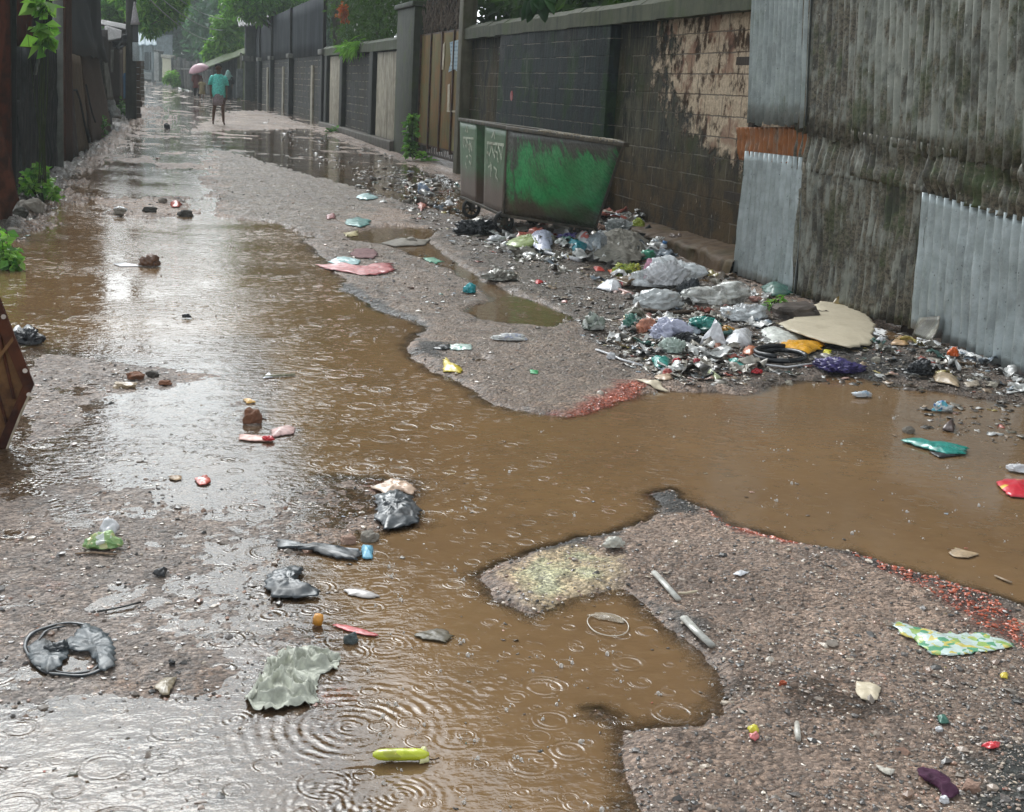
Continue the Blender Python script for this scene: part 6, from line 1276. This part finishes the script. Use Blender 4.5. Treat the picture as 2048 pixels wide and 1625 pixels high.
bag('pink_scrap', 'pinkish scrap below the brick wall foot', 'plastic scrap', 1512, 600, 26, 14, plastic((.4, .2, .16), .5), .5, 3); rod('stick', 'thin yellowish stick left of the white sheet', 'stick', [(1530, 646), (1550, 650), (1572, 652)], .008, wood((.45, .38, .2)))
# --- bottom right gravel
scrap('snack_packet', 'flattened mint green and white food packet on the right gravel', 'packet', [(1782, 1250), (1800, 1248), (1846, 1262), (1900, 1268), (1955, 1270), (2005, 1282), (2032, 1298), (1980, 1306), (1900, 1314), (1858, 1312), (1832, 1286), (1800, 1270)], printed([(.52, .62, .58), (.1, .32, .18), (.3, .44, .12), (.6, .5, .12)], 15), .004, .008, n=64, rings=12, thick=.002)
scrap('card', 'square piece of cream card on the lower right gravel', 'card', [(1712, 1364), (1738, 1366), (1762, 1378), (1754, 1402), (1722, 1400), (1712, 1388)], CREAM, .006, .004, jit=.05)
rod('plastic_roll', 'grey white rolled plastic tube on the spit, nearer the cream mud', 'plastic roll', [(1308, 1150), (1328, 1172), (1356, 1204)], .014, plastic((.46, .45, .41), .4), 10, .6); rod('plastic_roll', 'grey white rolled plastic tube lying at the water pocket edge', 'plastic roll', [(1368, 1242), (1392, 1268), (1424, 1298)], .015, plastic((.44, .43, .39), .4), 10, .6); rod('string', 'cream string ending in a frayed tuft beside the rolled plastic tube', 'string', [(1356, 1190), (1372, 1190), (1394, 1186)], .004, CREAM, 6)
bag('white_bag', 'knotted white scrap on the crest of the spit', 'plastic scrap', 1228, 1087, 38, 26, plastic((.5, .48, .42), .5), .45, 4, 2.); scrap('white_chip', 'clean white chip on the right gravel below the brown pool', 'plastic scrap', [(1466, 1150), (1482, 1142), (1498, 1146), (1480, 1154)], WHT, .006, .003)
o = thing('plastic_cup', 'clear plastic cup lying flooded in the small brown pocket', 'cup', GH(1218, 1255)); P = [GH(*p) + np.array([0, 0, .004]) for p in ell(1216, 1252, 42, 22, .2, 28, .03)]; P.append(P[0]); mb = MB(); mb.tube(P, .0017, 6); mb.build('rim', plastic((.5, .44, .36), .3, .1, .1, 1., .3, .1), o, True); scrap('wall', None, None, [(1172, 1232), (1200, 1226), (1250, 1240), (1246, 1248), (1200, 1240)], clear_plastic((.5, .42, .32), .2, .5), .006, .003, parent=o)
o = thing('sweet_wrapper', 'yellow and red sweet wrapper on the bottom gravel', 'wrapper', GH(1505, 1475)); scrap('yellow_half', None, None, [(1494, 1462), (1506, 1456), (1518, 1464), (1514, 1472), (1500, 1472)], YEL, .008, .012, parent=o); scrap('red_half', None, None, [(1498, 1472), (1514, 1471), (1518, 1478), (1510, 1486), (1500, 1480)], plastic((.6, .16, .16), .4), .006, .01, parent=o)
rod('plastic_spoon', 'short white plastic plug shaped like a nail on the bottom gravel', 'plastic plug', [(1593, 1452), (1594, 1470), (1596, 1486)], .008, plastic((.55, .52, .46), .4), 8); scrap('green_scrap', 'dark green square of plastic on the bottom right gravel', 'plastic scrap', [(1874, 1436), (1890, 1434), (1898, 1448), (1880, 1450)], plastic((.03, .13, .09), .4), .008, .006); stone('pebble', 'white pebble beside the dark green square', 'stone', 1877, 1458, 12, 9, WHT)
scrap('red_wrapper', 'bright red wrapper in the bottom right corner', 'wrapper', [(1962, 1496), (1985, 1490), (2000, 1492), (1996, 1500), (1976, 1502)], REDP, .003, .012); scrap('plum_rag', 'plum coloured rag shred trodden into the bottom right gravel', 'cloth', [(1832, 1540), (1870, 1545), (1900, 1562), (1918, 1592), (1890, 1604), (1876, 1580), (1840, 1562)], PLUM, .004, .014, n=56, rings=10); stone('pebble', 'white pebble on the plum coloured rag', 'stone', 1888, 1598, 16, 13, WHT); scrap('white_scrap', 'torn white paper left of the plum coloured rag', 'paper', [(1752, 1532), (1770, 1540), (1790, 1544), (1782, 1554), (1762, 1546)], plastic((.45, .42, .36), .6), .004, .006); stone('stone', 'ochre stone in the bottom right corner', 'stone', 1944, 1572, 30, 24, PKST)
scrap('yellow_leaf', 'lime yellow leaf on a straw near the right frame edge', 'leaf', [(2000, 1352), (2016, 1350), (2014, 1360), (2002, 1358)], LEAFY, .006, .004); stone('brick_piece', 'small red brick chip on the wet brown hollow', 'brick', 1565, 1366, 14, 12, concrete((.4, .1, .05), .0, (.3, .08, .05))); scrap('leaf_clump', 'dark drowned leaf clump under the brown water', 'leaf', ell(872, 1274, 38, 11), plastic((.06, .045, .02), .5, .3, .5, 1., .0, .6), .001, .006, freq=30)
# ------------------------------------------------------------------ what nobody could count: gravel, trodden scraps, rain splashes
def worldpts(n, near=2.0, far=34., xl=-1.2, xr=5.2):
    u = rng.random(n); y = 1 / (1 / far + u * (1 / near - 1 / far)); xlo = np.maximum(xl, -.12 * y - .2); xhi = np.minimum(xr, .68 * y + .6)
    return xlo + rng.random(n) * (xhi - xlo), y
ICO = None
def ico(sub=1):
    bm = bmesh.new(); bmesh.ops.create_icosphere(bm, subdivisions=sub, radius=1.); v = np.array([q.co for q in bm.verts]); f = np.array([[q.index for q in p.verts] for p in bm.faces]); bm.free(); return v, f
def scatter_stones(name, x, y, size, cols, sink=.3, flat=.6):
    v, f = ico(1); n = len(x); nv = len(v)
    ang = rng.random(n) * 6.28; jt = 1 + .28 * rng.normal(size=(n, nv)); sx = size * (.7 + .6 * rng.random(n)); sy = size * (.6 + .5 * rng.random(n)); sz = size * flat * (.6 + .6 * rng.random(n))
    p = v[None] * jt[:, :, None] * np.stack([sx, sy, sz], 1)[:, None]
    ca, sa = np.cos(ang)[:, None], np.sin(ang)[:, None]
    X = p[..., 0] * ca - p[..., 1] * sa + x[:, None]; Y = p[..., 0] * sa + p[..., 1] * ca + y[:, None]; Z = p[..., 2] + (H(x, y) + sz * (1 - 2 * sink))[:, None]
    V = np.stack([X, Y, Z], -1).reshape(-1, 3); Fc = (f[None] + (np.arange(n) * nv)[:, None, None]).reshape(-1, 3)
    return V, Fc, np.repeat(cols, len(f), 0)
x, y = worldpts(90000); hz = H(x, y) - prof(y); kk = hz > -.004
dens = np.clip(fbm(x, y, 1.3, 3, 77) * 2.4 + fbm(x, y, 5., 3, 78) * 1.2 + .55, .04, 1); kk &= rng.random(len(x)) < dens; x, y = x[kk], y[kk]
s_ = (.0015 + .0045 * rng.random(len(x)) ** 3 + .010 * (rng.random(len(x)) < .018) * rng.random(len(x))) * (1 + y * .10)
pal = 1.6 * np.array([(.14, .115, .095), (.22, .17, .135), (.07, .06, .055), (.035, .032, .03), (.32, .26, .20), (.19, .12, .085), (.26, .15, .105), (.48, .42, .35)]); pc_ = pal[rng.choice(len(pal), len(x), p=[.24, .19, .18, .13, .10, .07, .05, .04])] * (.7 + .6 * rng.random((len(x), 1)))
V, Fc, Cc = scatter_stones('gravel', x, y, s_, pc_, .42); gm = attrmat('wet_gravel', .3, .35, .55, 150)
tag(link('gravel', V, Fc, gm, None, False, col=Cc), 'loose wet gravel scattered over the lane', 'gravel', kind='stuff')
def zone_pts(poly, n):
    w = np.array(gp(poly)); lo, hi = w.min(0), w.max(0); xs_, ys_ = [], []
    x = lo[0] + rng.random(n * 6) * (hi[0] - lo[0]); y = lo[1] + rng.random(n * 6) * (hi[1] - lo[1]); y = y
    k = sdf(w, x, y) + .25 * min(1., (hi - lo).min()) * fbm(x, y, 3., 3, 5) < 0; x, y = x[k], y[k]
    wgt = 1 / y ** 2; idx_ = rng.choice(len(x), min(n, len(x)), replace=False, p=wgt / wgt.sum()); return x[idx_], y[idx_]
bx_, by_ = [], []
for poly, n in [([(1120, 838), (1180, 800), (1260, 765), (1310, 775), (1270, 812), (1230, 830), (1200, 880), (1150, 860)], 500), ([(1395, 1012), (1480, 1045), (1600, 1080), (1640, 1098), (1560, 1100), (1460, 1062)], 420), ([(1700, 1112), (1830, 1140), (1960, 1190), (2060, 1260), (2060, 1310), (1960, 1260), (1850, 1190), (1720, 1130)], 500), ([(845, 1040), (900, 1060), (860, 1110), (830, 1080)], 50), ([(640, 1380), (690, 1360), (720, 1390), (650, 1405)], 60)]:
    a, b = zone_pts(poly, n); bx_.append(a); by_.append(b)
x, y = np.concatenate(bx_), np.concatenate(by_); s_ = (.003 + .007 * rng.random(len(x)) ** 2); cc_ = np.array([(.50, .10, .04)]) * (.6 + .8 * rng.random((len(x), 1)))
V, Fc, Cc = scatter_stones('brick', x, y, s_, cc_, .35, .5); tag(link('brick_gravel', V, Fc, gm, None, False, col=Cc), 'crushed red brick chips along the water edges', 'gravel', kind='stuff')
# trodden scraps
PALS = np.array([(.36, .33, .28), (.12, .10, .08), (.05, .045, .04), (.025, .025, .025), (.2, .16, .12), (.66, .66, .64), (.28, .2, .13), (.08, .2, .17), (.4, .1, .07), (.3, .36, .42), (.42, .34, .1), (.16, .15, .11), (.5, .3, .24), (.09, .065, .05)])
PW = np.array([.13, .17, .15, .10, .11, .075, .08, .015, .016, .025, .012, .06, .02, .10]); PW /= PW.sum()
def scraps(x, y, size, nu=4, nv=2, pw=PW, rough=.5):
    """torn film, rag, leaf: small bent patches pressed into the mud"""
    n = len(x); A_, B_ = np.meshgrid(np.linspace(-.5, .5, nu + 1), np.linspace(-.5, .5, nv + 1)); a, b = A_.ravel(), B_.ravel(); m = len(a)
    L = size * (.4 + 1.1 * rng.random(n) ** 1.5); w_ = L * (.3 + .6 * rng.random(n)); an = rng.random(n) * 6.28; ph = rng.random((n, 4)) * 6.28
    edge = 1 + .35 * np.sin(ph[:, :1] + a[None] * 7 + b[None] * 5) * rng.random((n, 1))
    px_ = a[None] * L[:, None] * edge + rng.normal(0, .06, (n, m)) * L[:, None]; py_ = b[None] * w_[:, None] * edge + rng.normal(0, .08, (n, m)) * w_[:, None]
    pz = L[:, None] * (.10 * rough * np.sin(ph[:, 1:2] + a[None] * (5 + 5 * rng.random((n, 1)))) + .08 * rough * np.sin(ph[:, 2:3] + b[None] * 6 + a[None] * 4) + rng.normal(0, .05 * rough, (n, m)) + (a[None] * rng.normal(0, .10, (n, 1)) + b[None] * rng.normal(0, .10, (n, 1))))
    ca, sa = np.cos(an)[:, None], np.sin(an)[:, None]; X = px_ * ca - py_ * sa + x[:, None]; Y = px_ * sa + py_ * ca + y[:, None]
    Z = pz - pz.min(1)[:, None] * .55 + (np.maximum(H(x, y), prof(y)) + .001)[:, None]
    q = np.array([(r * (nu + 1) + c, r * (nu + 1) + c + 1, (r + 1) * (nu + 1) + c + 1, (r + 1) * (nu + 1) + c) for r in range(nv) for c in range(nu)])
    f = (q[None] + (np.arange(n) * m)[:, None, None]).reshape(-1, 4)
    c_ = PALS[rng.choice(len(PALS), n, p=pw)] * (.7 + .6 * rng.random((n, 1))); return np.stack([X, Y, Z], -1).reshape(-1, 3), f, np.repeat(c_, len(q), 0)
ax_, ay_ = [], []; sz_ = []
for poly, n, s0 in [([(930, 440), (1100, 450), (1300, 445), (1420, 500), (1600, 590), (1740, 650), (1880, 690), (2060, 745), (2060, 820), (1900, 790), (1560, 765), (1460, 788), (1300, 770), (1180, 680), (1130, 620), (960, 530), (900, 480)], 4200, .06),
                    ([(780, 330), (920, 360), (940, 450), (1000, 500), (900, 480), (800, 430), (720, 380), (690, 340)], 900, .08), ([(520, 225), (640, 260), (920, 360), (800, 380), (640, 330), (520, 250)], 260, .11),
                    ([(1180, 440), (1330, 440), (1400, 500), (1330, 530), (1190, 520)], 1300, .10), ([(1270, 640), (1520, 640), (1560, 720), (1480, 780), (1300, 760), (1230, 700)], 1500, .06), ([(1800, 800), (2060, 810), (2060, 900), (1850, 860)], 120, .05), ([(640, 470), (900, 520), (960, 620), (860, 640), (700, 570)], 400, .035), ([(20, 440), (120, 395), (150, 330), (200, 270), (230, 250), (180, 320), (110, 430), (40, 480)], 260, .06), ([(220, 745), (330, 740), (340, 775), (240, 780)], 90, .03), ([(215, 400), (300, 395), (390, 400), (380, 430), (230, 432)], 90, .05)]:
    a, b = zone_pts(poly, n); ax_.append(a); ay_.append(b); sz_.append(np.full(len(a), s0))
x, y, s0 = map(np.concatenate, (ax_, ay_, sz_)); V, Fc, Cc = scraps(x, y, s0 * (.25 + .9 * rng.random(len(x)) ** 2)); tag(link('litter_scraps', V, Fc, attrmat('trodden_scraps', .4, .3, .5, 40), None, True, col=Cc, solid=.0012), 'trodden scraps of paper, film, leaf and rag along the wall foot', 'litter', kind='stuff')
BW = np.array([.24, .03, .02, .06, .03, .42, .05, .06, .03, .10, .02, .05, .03, .02]); BW /= BW.sum(); ax_, ay_, sz_ = [], [], []
for poly, n, s0 in [([(1180, 440), (1330, 440), (1400, 500), (1340, 520), (1190, 520)], 170, .22), ([(1030, 460), (1200, 470), (1200, 530), (1020, 520)], 75, .2), ([(1270, 640), (1520, 640), (1560, 720), (1480, 770), (1300, 750), (1230, 700)], 110, .14), ([(1180, 540), (1520, 560), (1560, 620), (1240, 640)], 45, .17), ([(1700, 690), (1900, 710), (2060, 760), (2040, 800), (1800, 750)], 45, .12), ([(800, 350), (920, 370), (930, 440), (820, 410)], 50, .18), ([(940, 440), (1080, 450), (1160, 560), (1000, 520)], 30, .14)]:
    a, b = zone_pts(poly, n); ax_.append(a); ay_.append(b); sz_.append(np.full(len(a), s0))
x, y, s0 = map(np.concatenate, (ax_, ay_, sz_)); V, Fc, Cc = scraps(x, y, s0 * (.5 + .7 * rng.random(len(x))), 9, 6, BW, .9); V[:, 2] += .006
tag(link('film_scraps', V, Fc, attrmat('torn_film', .3, .3, .5, 30), None, True, col=Cc, solid=.001), 'torn crumpled film and paper matted through the rubbish heaps', 'litter', kind='stuff')
x, y = worldpts(800, 2.2, 30.); V, Fc, Cc = scraps(x, y, (.003 + .010 * rng.random(len(x)) ** 2) * (1 + .06 * y)); tag(link('leaf_crumbs', V, Fc, attrmat('trodden_scraps'), None, True, col=Cc, solid=.0008), 'crumbs of leaf and bark strewn over mud and water', 'litter', kind='stuff')
# rain striking the water: crowns and droplets
x, y = worldpts(620, 2.2, 26., -.9, 4.6); kk = H(x, y) < prof(y) - .008; x, y = x[kk], y[kk]; v, f = ico(1); V, Fc = [], []
def drops(x, y, z, s, st=1.):
    b = len(V) and sum(len(q) for q in V); n = len(x); p = v[None] * s[:, None, None] * np.array([1, 1, st]) + np.stack([x, y, z], 1)[:, None]; V.append(p.reshape(-1, 3)); Fc.append((f[None] + (np.arange(n) * len(v))[:, None, None]).reshape(-1, 3) + b)
sc_ = (.0012 + .0042 * rng.random(len(x)) ** 2) * (1 + .09 * y)
drops(x, y, prof(y) + sc_ * .6, sc_, 1.3)
for k in range(3):
    an = rng.random(len(x)) * 6.28; r_ = sc_ * (1.6 + 2.5 * rng.random(len(x))); drops(x + r_ * np.cos(an), y + r_ * np.sin(an), prof(y) + sc_ * (.3 + 2.5 * rng.random(len(x))), sc_ * (.25 + .35 * rng.random(len(x))))
t = Mt('rain_drop'); rm = t.out(t.bsdf((.75, .72, .68), .08, trans=.55, IOR=1.33, spec=.8))
tag(link('rain_splashes', np.concatenate(V), np.concatenate(Fc), rm, None, True), 'rain drops splashing on the brown water', 'rain', kind='stuff')

# ------------------------------------------------------------------ haze
mb = MB(); mb.box((0, 92, 11.2), (90, 200, 25)); t = Mt('haze_air'); pv = t.n('VolumePrincipled', Color=(.92, .99, 1.), Density=.0016, Anisotropy=-.1); o_ = t.n('OutputMaterial', Volume=pv.outputs[0])
hz_ = mb.build('haze', t.m); tag(hz_, kind='stuff'); hz_['label'] = 'pale rain haze filling the lane'; hz_['category'] = 'haze'
